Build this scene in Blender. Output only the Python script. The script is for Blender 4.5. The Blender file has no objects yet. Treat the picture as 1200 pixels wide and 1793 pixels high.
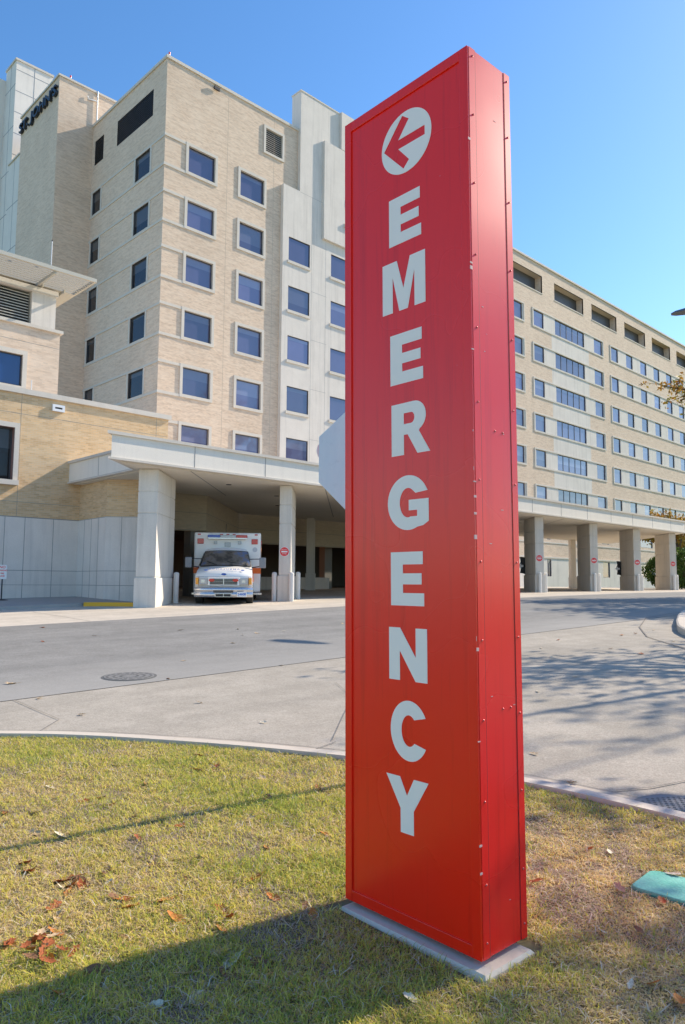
import bpy, math, random
import numpy as np
from mathutils import Vector, Matrix
random.seed(7); np.random.seed(7)
R = math.radians
sc = bpy.context.scene
COL = sc.collection

# ------------------------------------------------------------------ camera
AZ = 0.7991156                      # viewing direction, from +X towards +Y
PITCH, ROLL = 0.09508991, 0.00683841
FH = np.array([math.cos(AZ), math.sin(AZ)])      # forward, horizontal
RH = np.array([math.sin(AZ), -math.cos(AZ)])     # right, horizontal
fw = Vector((math.cos(AZ)*math.cos(PITCH), math.sin(AZ)*math.cos(PITCH), math.sin(PITCH)))
rt = Vector((math.sin(AZ), -math.cos(AZ), 0)); up = rt.cross(fw)
r2 = rt*math.cos(ROLL)+up*math.sin(ROLL); u2 = up*math.cos(ROLL)-rt*math.sin(ROLL)
cd = bpy.data.cameras.new("camera"); cam = bpy.data.objects.new("camera", cd); COL.objects.link(cam)
cam.matrix_world = Matrix(((r2.x, u2.x, -fw.x, 0), (r2.y, u2.y, -fw.y, 0), (r2.z, u2.z, -fw.z, 1.6), (0, 0, 0, 1)))
cd.sensor_fit = 'VERTICAL'; cd.sensor_height = 36.0; cd.lens = 1298.216/1793*36.0
cd.clip_start = 0.05; cd.clip_end = 3000
sc.camera = cam

# ------------------------------------------------------------------ sky, sun, exposure
SUN_ANG, SUN_EL = -11.8, 34.8       # sun direction from +X, elevation
w = bpy.data.worlds.new("World"); sc.world = w; w.use_nodes = True
nt = w.node_tree; bg = nt.nodes['Background']
sky = nt.nodes.new('ShaderNodeTexSky'); sky.sky_type = 'NISHITA'; sky.sun_disc = False
sky.sun_elevation = R(SUN_EL); sky.sun_rotation = R(90 - SUN_ANG)
sky.altitude = 0; sky.air_density = 1.0; sky.dust_density = 0.3; sky.ozone_density = 3.0
hsv = nt.nodes.new('ShaderNodeHueSaturation'); hsv.inputs['Saturation'].default_value = 1.2; hsv.inputs['Value'].default_value = .92
nt.links.new(sky.outputs[0], hsv.inputs['Color']); nt.links.new(hsv.outputs[0], bg.inputs[0]); bg.inputs[1].default_value = 0.15
sd = bpy.data.lights.new("sun", 'SUN'); sd.energy = 4.0; sd.angle = R(0.5); sd.color = (1.0, 0.87, 0.70)
sun = bpy.data.objects.new("sun", sd); COL.objects.link(sun)
sdir = Vector((math.cos(R(SUN_ANG))*math.cos(R(SUN_EL)), math.sin(R(SUN_ANG))*math.cos(R(SUN_EL)), math.sin(R(SUN_EL))))
sun.rotation_euler = sdir.to_track_quat('Z', 'Y').to_euler(); sun.location = (60, -20, 60)
sc.view_settings.view_transform = 'Standard'; sc.view_settings.look = 'None'
sc.view_settings.exposure = 0.8; sc.view_settings.gamma = 1.0
sc.render.engine = 'CYCLES'
sc.cycles.max_bounces = 6; sc.cycles.diffuse_bounces = 4

# ------------------------------------------------------------------ terrain
_F = np.arange(-200, 400, 0.5)
_Z = np.interp(_F, [-200, -10, 0, 3, 8, 15, 22, 27, 39, 53, 80, 400], [-1.2, -.1, .0, .04, .2, .47, .72, .9, 1.15, 1.25, 1.3, 1.3])
_k = np.exp(-np.linspace(-2, 2, 9)**2); _k /= _k.sum()
_Z = np.convolve(np.pad(_Z, 4, 'edge'), _k, 'valid')
def terr(x, y): return np.interp(np.asarray(x)*FH[0]+np.asarray(y)*FH[1], _F, _Z)
def gz(x, y): return float(terr(x, y))

# ------------------------------------------------------------------ materials
MATS = {}
def mat(name, col=(.5, .5, .5), rough=.6, metal=0., spec=.5, emit=None, es=1., coat=0., ior=None):
    m = bpy.data.materials.new(name); m.use_nodes = True
    b = m.node_tree.nodes['Principled BSDF']
    b.inputs['Base Color'].default_value = (*col, 1); b.inputs['Roughness'].default_value = rough
    b.inputs['Metallic'].default_value = metal; b.inputs['Specular IOR Level'].default_value = spec
    b.inputs['Coat Weight'].default_value = coat; b.inputs['Coat Roughness'].default_value = .12
    if ior: b.inputs['IOR'].default_value = ior
    if emit: b.inputs['Emission Color'].default_value = (*emit, 1); b.inputs['Emission Strength'].default_value = es
    MATS[name] = m; return m
def N(m, t, **kw):
    n = m.node_tree.nodes.new(t)
    for k, v in kw.items(): setattr(n, k, v)
    return n
def LK(m, a, b): m.node_tree.links.new(a, b)
def bsdf(m): return m.node_tree.nodes['Principled BSDF']
def posnode(m, scale=(1, 1, 1)):
    g = N(m, 'ShaderNodeNewGeometry'); mp = N(m, 'ShaderNodeMapping'); mp.inputs['Scale'].default_value = scale
    LK(m, g.outputs['Position'], mp.inputs['Vector']); return mp.outputs[0]
def noise(m, vec, scale, detail=4, rough=.6):
    n = N(m, 'ShaderNodeTexNoise'); n.inputs['Scale'].default_value = scale; n.inputs['Detail'].default_value = detail
    n.inputs['Roughness'].default_value = rough; LK(m, vec, n.inputs['Vector']); return n.outputs['Fac']
def ramp(m, fac, stops):
    n = N(m, 'ShaderNodeValToRGB'); cr = n.color_ramp
    while len(cr.elements) < len(stops): cr.elements.new(.5)
    for e, (p, c) in zip(cr.elements, stops): e.position = p; e.color = (*c, 1) if len(c) == 3 else c
    LK(m, fac, n.inputs['Fac']); return n.outputs['Color']
def mix(m, a, b, fac, bt='MIX'):
    n = N(m, 'ShaderNodeMix', data_type='RGBA', blend_type=bt)
    for s, v in ((n.inputs[6], a), (n.inputs[7], b), (n.inputs[0], fac)):
        if isinstance(v, (int, float)): s.default_value = v
        elif isinstance(v, tuple): s.default_value = (*v, 1)
        else: LK(m, v, s)
    return n.outputs[2]
def math_(m, op, a, b=None):
    n = N(m, 'ShaderNodeMath', operation=op)
    for i, v in enumerate((a, b)):
        if v is None: continue
        if isinstance(v, (int, float)): n.inputs[i].default_value = v
        else: LK(m, v, n.inputs[i])
    return n.outputs[0]
def bump(m, h, strength=.3, dist=.01):
    n = N(m, 'ShaderNodeBump'); n.inputs['Strength'].default_value = strength; n.inputs['Distance'].default_value = dist
    LK(m, h, n.inputs['Height']); LK(m, n.outputs[0], bsdf(m).inputs['Normal'])

def brick_mat(name, c1, c2, c3, mortar, bw=.21, bh=.067, tint=.5):
    m = mat(name, c1, .85, spec=.25)
    g = N(m, 'ShaderNodeNewGeometry')
    sp = N(m, 'ShaderNodeSeparateXYZ'); LK(m, g.outputs['Position'], sp.inputs[0])
    sn = N(m, 'ShaderNodeSeparateXYZ'); LK(m, g.outputs['True Normal'], sn.inputs[0])
    u_ = math_(m, 'SUBTRACT', math_(m, 'MULTIPLY', sp.outputs[1], sn.outputs[0]), math_(m, 'MULTIPLY', sp.outputs[0], sn.outputs[1]))
    cb = N(m, 'ShaderNodeCombineXYZ'); LK(m, u_, cb.inputs[0]); LK(m, sp.outputs[2], cb.inputs[1])
    bt = N(m, 'ShaderNodeTexBrick'); LK(m, cb.outputs[0], bt.inputs['Vector'])
    bt.inputs['Scale'].default_value = 1.0; bt.inputs['Brick Width'].default_value = bw; bt.inputs['Row Height'].default_value = bh
    bt.inputs['Mortar Size'].default_value = .006; bt.inputs['Mortar Smooth'].default_value = .3; bt.inputs['Bias'].default_value = 0
    bt.inputs['Color1'].default_value = (*c1, 1); bt.inputs['Color2'].default_value = (*c2, 1); bt.inputs['Mortar'].default_value = (*mortar, 1)
    # long mottled drifts of paler and browner bricks
    mp = N(m, 'ShaderNodeMapping'); mp.inputs['Scale'].default_value = (.9, 5.5, 1); LK(m, cb.outputs[0], mp.inputs['Vector'])
    f1 = noise(m, mp.outputs[0], 1.0, 5, .65)
    k = ramp(m, f1, [(.40, (1, 1, 1)), (.62, (0, 0, 0))])
    c = mix(m, bt.outputs['Color'], c3, math_(m, 'MULTIPLY', k, tint), 'MIX')
    f2 = noise(m, cb.outputs[0], .25, 3, .5)
    c = mix(m, c, (.86, .86, .86), ramp(m, f2, [(.45, (0, 0, 0)), (.7, (.6, .6, .6))]), 'MULTIPLY')
    LK(m, c, bsdf(m).inputs['Base Color'])
    bump(m, bt.outputs['Fac'], -.5, .008)
    return m
def concrete_mat(name, col, var=.12, streak=.1, fine=30, joint=None):
    m = mat(name, col, .85, spec=.25)
    v = posnode(m); n1 = noise(m, v, .7, 6, .65)
    v2 = posnode(m, (2.2, 2.2, .12)); n2 = noise(m, v2, 1.6, 4, .6)
    n3 = noise(m, v, fine, 3, .6)
    lo = tuple(c*(1-var) for c in col); hi = tuple(min(1, c*(1+var*.6)) for c in col)
    c = ramp(m, n1, [(.3, lo), (.7, hi)])
    c = mix(m, c, tuple(x*(1-streak*2) for x in (1, 1, 1)), ramp(m, n2, [(.5, (0, 0, 0)), (.75, (1, 1, 1))]), 'MULTIPLY')
    c = mix(m, c, ramp(m, n3, [(.3, (.88, .88, .88)), (.7, (1.0, 1.0, 1.0))]), .7, 'MULTIPLY')
    LK(m, c, bsdf(m).inputs['Base Color']); bump(m, n3, .15, .004); return m
brick = brick_mat('buff_brick', (.76, .57, .41), (.57, .42, .30), (.86, .71, .56), (.66, .55, .45))
brick_shade = brick_mat('buff_brick_shade_tone', (.78, .59, .43), (.60, .45, .33), (.86, .71, .57), (.68, .57, .47))  # same buff brick, its colour warmed and lightened against the wall shade
brick_low = brick_mat('golden_brick', (.76, .51, .27), (.58, .37, .19), (.80, .63, .42), (.64, .52, .37), tint=.4)
conc = concrete_mat('precast_concrete', (.66, .63, .59))
conc_w = concrete_mat('white_concrete', (.76, .70, .63), .07, .08)
conc_g = concrete_mat('grey_concrete', (.85, .77, .69), .10, .08)
trim = concrete_mat('stone_trim', (.70, .64, .56), .05, .03)
ceilm = concrete_mat('ceiling_plaster', (.76, .69, .58), .05, .0)
panel = concrete_mat('metal_panel', (.90, .83, .73), .04, .03)
tower_panel = concrete_mat('tower_panel', (.82, .77, .70), .05, .04)
joint = mat('joint', (.30, .28, .26), .9)
dark = mat('dark_interior', (.035, .033, .03), .9)
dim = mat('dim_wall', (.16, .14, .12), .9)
black = mat('black_metal', (.02, .02, .022), .45)
louv = mat('louver_bronze', (.075, .07, .07), .5)
louv_l = mat('louver_cream', (.55, .52, .46), .5)
gasket = mat('window_gasket', (.06, .06, .065), .5)
white = mat('white_paint', (.80, .80, .80), .35, coat=.4)
redp = mat('sign_red_small', (.80, .03, .03), .4)

def glass_mat(name, base, blind):
    m = mat(name, base, .04, spec=.5, ior=1.9)
    oi = N(m, 'ShaderNodeObjectInfo'); tc = N(m, 'ShaderNodeTexCoord')
    sp = N(m, 'ShaderNodeSeparateXYZ'); LK(m, tc.outputs['Generated'], sp.inputs[0])
    thr = math_(m, 'MULTIPLY_ADD', oi.outputs['Random'], -.75); thr.node.inputs[2].default_value = 1.05
    k = math_(m, 'GREATER_THAN', sp.outputs[2], thr)
    c = mix(m, base, blind, math_(m, 'MULTIPLY', k, .8))
    v = posnode(m); c = mix(m, c, (.8, .8, .8), noise(m, v, .8, 2), 'MULTIPLY')
    LK(m, c, bsdf(m).inputs['Base Color'])
    hv = N(m, 'ShaderNodeHueSaturation'); LK(m, c, hv.inputs['Color']); q = math_(m, 'FRACT', math_(m, 'MULTIPLY', oi.outputs['Random'], 7.31))
    LK(m, math_(m, 'MULTIPLY_ADD', q, .9), hv.inputs['Value']); hv.inputs['Value'].links[0].from_node.inputs[2].default_value = .55
    LK(m, hv.outputs[0], bsdf(m).inputs['Base Color'])
    n = noise(m, v, .8, 2, .4); bump(m, n, .10, .05)
    return m
glass = glass_mat('window_glass', (.11, .115, .22), (.19, .21, .32))
glass_d = glass_mat('window_glass_dark', (.03, .028, .03), (.10, .10, .105)); bsdf(glass_d).inputs['IOR'].default_value = 1.38  # dark base stands in for dark buildings mirrored in the side windows

# ------------------------------------------------------------------ object helpers
def link(o, parent=None):
    COL.objects.link(o)
    if parent is not None: o.parent = parent
    return o
def tag(o, label=None, cat=None, group=None, kind=None):
    if label: o['label'] = label
    if cat: o['category'] = cat
    if group: o['group'] = group
    if kind: o['kind'] = kind
    return o
def empty(name, loc, label, cat, rz=0, group=None):
    o = bpy.data.objects.new(name, None); o.location = loc; o.rotation_euler = (0, 0, rz); o.empty_display_size = .3
    COL.objects.link(o); return tag(o, label, cat, group)
def copy_tree(o, parent=None):
    c = o.copy(); COL.objects.link(c); c.parent = parent
    for ch in [q for q in bpy.data.objects if q.parent == o]: copy_tree(ch, c)
    return c
class MB:
    def __init__(s): s.v = []; s.f = []; s.m = []; s.sm = []
    def add(s, vs, fs, m=0, smooth=False):
        o = len(s.v); s.v += [tuple(map(float, p)) for p in vs]
        for f in fs: s.f.append(tuple(o+i for i in f)); s.m.append(m); s.sm.append(smooth)
        return s
    def quad(s, a, b, c, d, m=0): return s.add([a, b, c, d], [(0, 1, 2, 3)], m)
    def box(s, x0, x1, y0, y1, z0, z1, m=0):
        return s.add([(x0, y0, z0), (x1, y0, z0), (x1, y1, z0), (x0, y1, z0), (x0, y0, z1), (x1, y0, z1), (x1, y1, z1), (x0, y1, z1)],
                     [(0, 3, 2, 1), (4, 5, 6, 7), (0, 1, 5, 4), (1, 2, 6, 5), (2, 3, 7, 6), (3, 0, 4, 7)], m)
    def prism(s, pts, z0, z1, m=0):           # plan polygon (ccw) extruded in z
        n = len(pts); z0f = z0 if callable(z0) else (lambda x, y: z0); z1f = z1 if callable(z1) else (lambda x, y: z1)
        vs = [(x, y, z0f(x, y)) for x, y in pts]+[(x, y, z1f(x, y)) for x, y in pts]
        return s.add(vs, [tuple(range(n))[::-1], tuple(range(n, 2*n))]+[(i, (i+1) % n, n+(i+1) % n, n+i) for i in range(n)], m)
    def extr(s, pts, O, U, V, d, m=0, mside=None):   # polygon in plane O+u*U+v*V, extruded by vector d
        O, U, V, d = map(Vector, (O, U, V, d)); n = len(pts)
        a = [O+U*p[0]+V*p[1] for p in pts]; b = [q+d for q in a]
        s.add(a+b, [tuple(range(n))[::-1], tuple(range(n, 2*n))], m)
        s.add(a+b, [(i, (i+1) % n, n+(i+1) % n, n+i) for i in range(n)], m if mside is None else mside); return s
    def tube(s, pts, rads, n=8, m=0, cap=True, smooth=True):
        pts = [Vector(p) for p in pts]
        if not hasattr(rads, '__len__'): rads = [rads]*len(pts)
        vs = []; prevx = None
        for i, p in enumerate(pts):
            d = (pts[min(i+1, len(pts)-1)]-pts[max(i-1, 0)])
            if d.length < 1e-9: d = Vector((0, 0, 1))
            d.normalize()
            if prevx is None:
                x = d.orthogonal().normalized()
            else:
                x = (prevx-d*prevx.dot(d)); x = x.normalized() if x.length > 1e-6 else d.orthogonal().normalized()
            prevx = x; y = d.cross(x)
            for k in range(n):
                a = 2*math.pi*k/n; vs.append(p+(x*math.cos(a)+y*math.sin(a))*rads[i])
        fs = [(i*n+k, i*n+(k+1) % n, (i+1)*n+(k+1) % n, (i+1)*n+k) for i in range(len(pts)-1) for k in range(n)]
        s.add(vs, fs, m, smooth)
        if cap: s.add([vs[k] for k in range(n)], [tuple(range(n))[::-1]], m); s.add(vs[-n:], [tuple(range(n))], m)
        return s
    def disc(s, c, nrm, r, d=.01, n=28, m=0, mside=None, rx=None):
        nrm = Vector(nrm).normalized(); x = nrm.cross(Vector((0, 0, 1)))
        x = x.normalized() if x.length > 1e-5 else Vector((1, 0, 0)); y = x.cross(nrm)
        pts = [((rx or r)*math.cos(2*math.pi*k/n), r*math.sin(2*math.pi*k/n)) for k in range(n)]
        return s.extr(pts, c, x, -y if y.z < 0 else y, nrm*d, m, mside)
    def build(s, name, mats, parent=None, world=True, bevel=0, seg=2, loc=None):
        me = bpy.data.meshes.new(name)
        off = Vector((0, 0, 0))
        q_ = parent if world else None
        while q_ is not None: off = off+q_.location; q_ = q_.parent
        if loc is not None: off = off+Vector(loc)
        me.from_pydata([(x-off.x, y-off.y, z-off.z) for x, y, z in s.v], [], s.f)
        me.validate(clean_customdata=False)
        if not isinstance(mats, (list, tuple)): mats = [mats]
        for q in mats: me.materials.append(q)
        if len(me.polygons) == len(s.m):
            me.polygons.foreach_set('material_index', s.m); me.polygons.foreach_set('use_smooth', s.sm)
        import bmesh
        bm = bmesh.new(); bm.from_mesh(me); bmesh.ops.recalc_face_normals(bm, faces=bm.faces); bm.to_mesh(me); bm.free()
        o = bpy.data.objects.new(name, me); link(o, parent)
        if loc is not None: o.location = loc
        if bevel:
            b = o.modifiers.new('bevel', 'BEVEL'); b.width = bevel; b.segments = seg; b.limit_method = 'ANGLE'; b.angle_limit = R(40)
            b.harden_normals = False
        return o
def in_rect(u_, z_, rects):
    for a, b, c, d in rects:
        if a < u_ < b and c < z_ < d: return True
    return False
def wall(mb, O, U, Nn, u0, u1, z0, z1, holes=(), depth=.14, mf=None, mrev=0, extra_u=(), extra_z=()):
    """vertical wall sheet through O along U with outward normal Nn, rectangular holes with reveals"""
    O = Vector((*O, 0)); U = Vector((*U, 0)); Nn = Vector((*Nn, 0))
    us = sorted({u0, u1, *extra_u, *[h[0] for h in holes], *[h[1] for h in holes]}); us = [q for q in us if u0 <= q <= u1]
    zs = sorted({z0, z1, *extra_z, *[h[2] for h in holes], *[h[3] for h in holes]}); zs = [q for q in zs if z0 <= q <= z1]
    P = lambda u_, z_, d=0: O+U*u_-Nn*d+Vector((0, 0, z_))
    for i in range(len(us)-1):
        for j in range(len(zs)-1):
            uc, zc_ = (us[i]+us[i+1])/2, (zs[j]+zs[j+1])/2
            if in_rect(uc, zc_, holes): continue
            mb.quad(P(us[i], zs[j]), P(us[i+1], zs[j]), P(us[i+1], zs[j+1]), P(us[i], zs[j+1]), mf(uc, zc_) if mf else 0)
    for a, b, c, d in holes:
        mb.quad(P(a, c), P(b, c), P(b, c, depth), P(a, c, depth), mrev); mb.quad(P(a, d), P(b, d), P(b, d, depth), P(a, d, depth), mrev)
        mb.quad(P(a, c), P(a, d), P(a, d, depth), P(a, c, depth), mrev); mb.quad(P(b, c), P(b, d), P(b, d, depth), P(b, c, depth), mrev)
def strip(mb, O, U, Nn, ua, ub, za, zb, t0=0., t1=.003, m=0):
    """raised rectangle on a wall: u range, z range, from t0 to t1 out of the wall"""
    O = Vector((*O, 0)); U = Vector((*U, 0)); Nn = Vector((*Nn, 0))
    mb.extr([(ua, za), (ub, za), (ub, zb), (ua, zb)], O+Nn*t0, U, (0, 0, 1), Nn*(t1-t0), m)
def ringf(mb, O, U, Nn, ua, ub, za, zb, wd, t0, t1, m=0, wt=None, wb=None):
    """rectangular frame around an opening (opening given), width wd outwards"""
    wt = wd if wt is None else wt; wb = wd if wb is None else wb
    strip(mb, O, U, Nn, ua-wd, ub+wd, zb, zb+wt, t0, t1, m); strip(mb, O, U, Nn, ua-wd, ub+wd, za-wb, za, t0, t1, m)
    strip(mb, O, U, Nn, ua-wd, ua, za, zb, t0, t1, m); strip(mb, O, U, Nn, ub, ub+wd, za, zb, t0, t1, m)

def text_mesh(name, body, size, mats, M, parent=None, extrude=.004, offset=0., spacing=1.0, xs=1.0):
    c = bpy.data.curves.new(name, 'FONT'); c.body = body; c.size = size; c.extrude = extrude; c.offset = offset
    c.align_x = 'CENTER'; c.align_y = 'CENTER'; c.space_character = spacing; c.resolution_u = 3
    t = bpy.data.objects.new(name, c); COL.objects.link(t)
    me = bpy.data.meshes.new_from_object(t.evaluated_get(bpy.context.evaluated_depsgraph_get())); COL.objects.unlink(t)
    bpy.data.objects.remove(t); bpy.data.curves.remove(c)
    me.materials.clear(); me.materials.append(mats); me.name = name
    me.transform(M @ Matrix.Diagonal((xs, 1, 1, 1)))
    o = bpy.data.objects.new(name, me); link(o, parent); return o
def frameM(O, X, Y):
    X = Vector(X).normalized(); Y = Vector(Y).normalized(); Z = X.cross(Y)
    return Matrix(((X.x, Y.x, Z.x, O[0]), (X.y, Y.y, Z.y, O[1]), (X.z, Y.z, Z.z, O[2]), (0, 0, 0, 1)))

# ------------------------------------------------------------------ ground, roads, grass
def sheet(name, poly, dz, m, cell=.6, kind='structure', inner=None):
    """terrain-following sheet cut to a plan polygon"""
    import bmesh
    xs = [p[0] for p in poly]; ys = [p[1] for p in poly]
    bm = bmesh.new(); bm.faces.new([bm.verts.new((x, y, 0)) for x, y in poly])
    for ax, a, b in ((0, min(xs), max(xs)), (1, min(ys), max(ys))):
        q = math.ceil(a/cell)*cell
        while q < b:
            no = (1, 0, 0) if ax == 0 else (0, 1, 0)
            bmesh.ops.bisect_plane(bm, geom=bm.verts[:]+bm.edges[:]+bm.faces[:], plane_co=tuple(q*c for c in no), plane_no=no)
            q += cell
    for v in bm.verts: v.co.z = gz(v.co.x, v.co.y)+dz
    bmesh.ops.recalc_face_normals(bm, faces=bm.faces)
    me = bpy.data.meshes.new(name); bm.to_mesh(me); bm.free()
    if me.polygons[0].normal.z < 0: me.flip_normals()
    me.polygons.foreach_set('use_smooth', [True]*len(me.polygons))
    me.materials.append(m); o = bpy.data.objects.new(name, me); link(o)
    if kind: o['kind'] = kind
    return o
def smooth_poly(pts, n=6):
    out = []
    P = [np.array(p, float) for p in pts]
    for i in range(len(P)-1):
        p0 = P[max(i-1, 0)]; p1 = P[i]; p2 = P[i+1]; p3 = P[min(i+2, len(P)-1)]
        for k in range(n):
            t = k/n
            out.append(tuple(.5*((2*p1)+(-p0+p2)*t+(2*p0-5*p1+4*p2-p3)*t*t+(-p0+3*p1-3*p2+p3)*t**3)))
    out.append(tuple(P[-1])); return out
def offset_line(pts, d):
    out = []
    for i, p in enumerate(pts):
        a = np.array(pts[max(i-1, 0)]); b = np.array(pts[min(i+1, len(pts)-1)]); t = (b-a)/np.linalg.norm(b-a)
        out.append((p[0]-t[1]*d, p[1]+t[0]*d))
    return out

grass_soil = mat('lawn_soil', (.15, .13, .06), .95, spec=.1)
v_ = posnode(grass_soil); LK(grass_soil, ramp(grass_soil, noise(grass_soil, v_, 1.3, 6, .7), [(.3, (.13, .12, .05)), (.5, (.20, .16, .09)), (.7, (.27, .21, .14))]), bsdf(grass_soil).inputs['Base Color'])
far_grass = mat('far_grass', (.10, .14, .04), .95, spec=.1)
v_ = posnode(far_grass); LK(far_grass, ramp(far_grass, noise(far_grass, v_, 2, 8, .7), [(.3, (.07, .12, .025)), (.7, (.18, .19, .06))]), bsdf(far_grass).inputs['Base Color'])

def paving(name, base, fine, var=.1, grit=260, warm=None, cracks=False):
    m = mat(name, base, .9, spec=.2)
    v = posnode(m); big = noise(m, v, .35, 6, .65); med = noise(m, v, 2.2, 5, .7); g = noise(m, v, grit*.25, 2, .8); g2 = noise(m, v, 22, 5, .8)
    lo = tuple(c*(1-var) for c in base); hi = tuple(c*(1+var) for c in base)
    c = ramp(m, big, [(.3, lo), (.7, hi)])
    c = mix(m, c, ramp(m, med, [(.35, (.88, .88, .87)), (.65, (1.05, 1.05, 1.05))]), 1, 'MULTIPLY')
    c = mix(m, c, ramp(m, g, [(.35, (1-fine,)*3), (.65, (1+fine*.7,)*3)]), 1, 'MULTIPLY')
    c = mix(m, c, ramp(m, g2, [(.3, (1-fine*.8,)*3), (.7, (1+fine*.5,)*3)]), 1, 'MULTIPLY')
    # streaky tyre-worn and stained bands along the drive
    vs = posnode(m, (.05, 1.1, 1)); st = noise(m, vs, 1.2, 4, .6)
    c = mix(m, c, ramp(m, st, [(.4, (.93, .93, .93)), (.62, (1.06, 1.055, 1.05))]), 1, 'MULTIPLY')
    if cracks:
        vo = N(m, 'ShaderNodeTexVoronoi', feature='DISTANCE_TO_EDGE'); vo.inputs['Scale'].default_value = .22
        wv = N(m, 'ShaderNodeVectorMath', operation='ADD'); nn = N(m, 'ShaderNodeTexNoise'); nn.inputs['Scale'].default_value = 1.2; nn.inputs['Detail'].default_value = 6
        LK(m, v, nn.inputs['Vector']); LK(m, v, wv.inputs[0]); LK(m, nn.outputs['Color'], wv.inputs[1]); LK(m, wv.outputs[0], vo.inputs['Vector'])
        c = mix(m, c, (.55, .54, .52), ramp(m, vo.outputs['Distance'], [(0.0, (.7, .7, .7)), (.0035, (0, 0, 0))]), 'MULTIPLY')
    LK(m, c, bsdf(m).inputs['Base Color']); bump(m, g, .25, .003); return m
pav = paving('concrete_paving', (.41, .37, .31), .20, .11)
pav_far = paving('apron_concrete', (.56, .50, .42), .10, .06)
asph = paving('worn_asphalt', (.27, .262, .245), .26, .10)
# the strip along the joint is mixed paler, with a noisy far edge
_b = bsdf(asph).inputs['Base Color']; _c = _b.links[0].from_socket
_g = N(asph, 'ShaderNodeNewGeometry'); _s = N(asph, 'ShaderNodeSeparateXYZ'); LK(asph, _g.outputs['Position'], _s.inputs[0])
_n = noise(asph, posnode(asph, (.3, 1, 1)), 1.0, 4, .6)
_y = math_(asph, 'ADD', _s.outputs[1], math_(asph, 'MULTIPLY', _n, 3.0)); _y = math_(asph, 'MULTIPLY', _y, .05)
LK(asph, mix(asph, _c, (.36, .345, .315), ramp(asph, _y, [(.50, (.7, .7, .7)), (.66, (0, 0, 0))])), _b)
kerbm = concrete_mat('kerb_concrete', (.62, .55, .46), .12, .0, 60)
seam = mat('seam', (.19, .17, .15), .95)
walkm = concrete_mat('walk_concrete', (.40, .38, .36), .08, 0)

sheet('ground', [(-250, -250), (600, -250), (600, 600), (-250, 600)], -.10, far_grass, 10)
drive = sheet('driveway', [(-30, -14), (75, -14), (75, 60), (-30, 60)], .0, pav, 1.0)
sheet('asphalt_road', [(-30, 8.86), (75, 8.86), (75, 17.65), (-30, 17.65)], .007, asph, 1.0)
sheet('driveway_apron', [(-30, 17.65), (75, 17.65), (75, 44.7), (-30, 44.7)], .007, pav_far, 1.0)
# near lawn with its kerb
CURB = smooth_poly([(-14, 10.2), (-6, 9.8), (-1, 9.2), (1.2, 8.25), (2.57, 7.03), (3.10, 6.45), (3.56, 5.78), (3.97, 5.09), (4.32, 4.38), (4.60, 3.7), (4.77, 3.0), (4.83, 2.3), (4.82, 1.6), (4.7, 0.2), (4.4, -2), (3.6, -6), (2.5, -12)])
LAWN = CURB+[(-14, -12)]
lawn = sheet('lawn', LAWN, .035, grass_soil, .5)
def kerb(name, line, wd, h, mt, m2=None, label=None):
    a = line; b = offset_line(line, wd); mb = MB(); n = len(a)
    vs = []
    for (p, q) in zip(a, b):
        z1 = gz(*p)+h; z2 = gz(*q)+h*.93; zq = gz(*q)-.05; zp = gz(*p)-.05
        qi = (q[0]*.8+p[0]*.2, q[1]*.8+p[1]*.2)
        vs += [(p[0], p[1], zp), (p[0], p[1], z1), (qi[0], qi[1], z1), (q[0], q[1], z2-.012), (q[0], q[1], zq)]
    mb.add(vs, [(i*5+k, i*5+k+1, (i+1)*5+k+1, (i+1)*5+k) for i in range(n-1) for k in range(4)], 0)
    o = mb.build(name, mt); o['kind'] = 'structure'; return o
kerb('lawn_kerb', CURB, .15, .068, kerbm)
def flat_line(name, line, wd, dz, mt):
    a = line; b = offset_line(line, wd); mb = MB(); n = len(a)
    mb.add([(p[0], p[1], gz(*p)+dz) for p in a]+[(p[0], p[1], gz(*p)+dz) for p in b], [(i, i+1, n+i+1, n+i) for i in range(n-1)], 0)
    o = mb.build(name, mt); o['kind'] = 'structure'; return o
gut = concrete_mat('gutter_concrete', (.52, .45, .36), .12, 0, 60)
def dense(line, st=.35):
    out = []
    for a, b in zip(line[:-1], line[1:]):
        d = math.hypot(b[0]-a[0], b[1]-a[1]); n = max(1, int(d/st))
        out += [(a[0]+(b[0]-a[0])*k/n, a[1]+(b[1]-a[1])*k/n) for k in range(n)]
    return out+[line[-1]]
G1 = offset_line(CURB, .13); flat_line('gutter_pan', G1, .24, .007, gut)
jm = MB()
def seamline(line, wd=.012, dz=.0115):
    line = dense(line); line = [(x+random.uniform(-1, 1)*.004, y+random.uniform(-1, 1)*.004) for x, y in line]
    a = line; b = offset_line(line, wd); n = len(a)
    jm.add([(p[0], p[1], gz(*p)+dz) for p in a]+[(p[0], p[1], gz(*p)+dz) for p in b], [(i, i+1, n+i+1, n+i) for i in range(n-1)], 0)
seamline(offset_line(CURB, .37), .009)
seamline([(3.36, 8.84), (3.31, 7.51), (2.82, 6.98)], .009)
seamline([(6.9, 7.2), (6.4, 6.4), (4.75, 5.0)], .006)
seamline([(4.75, 4.95), (4.3, 4.85)], .010)
seamline([(14.1, 5.4), (15.7, 6.85), (17.7, 7.9), (20.6, 9.0), (22.8, 9.2), (30, 9.25)], .03)
seamline([(15.7, 6.85), (16.3, 6.2)], .02); seamline([(5.25, 2.55), (5.5, 2.4), (9.5, 1.2)], .012)
for x in (2.5, 8.5, 14.5, 20.5, 26.5, 33, 40, 47): seamline([(x, 17.7), (x+.1, 21.5)], .015, .012)
o = jm.build('paving_joints', seam); o['kind'] = 'structure'
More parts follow.
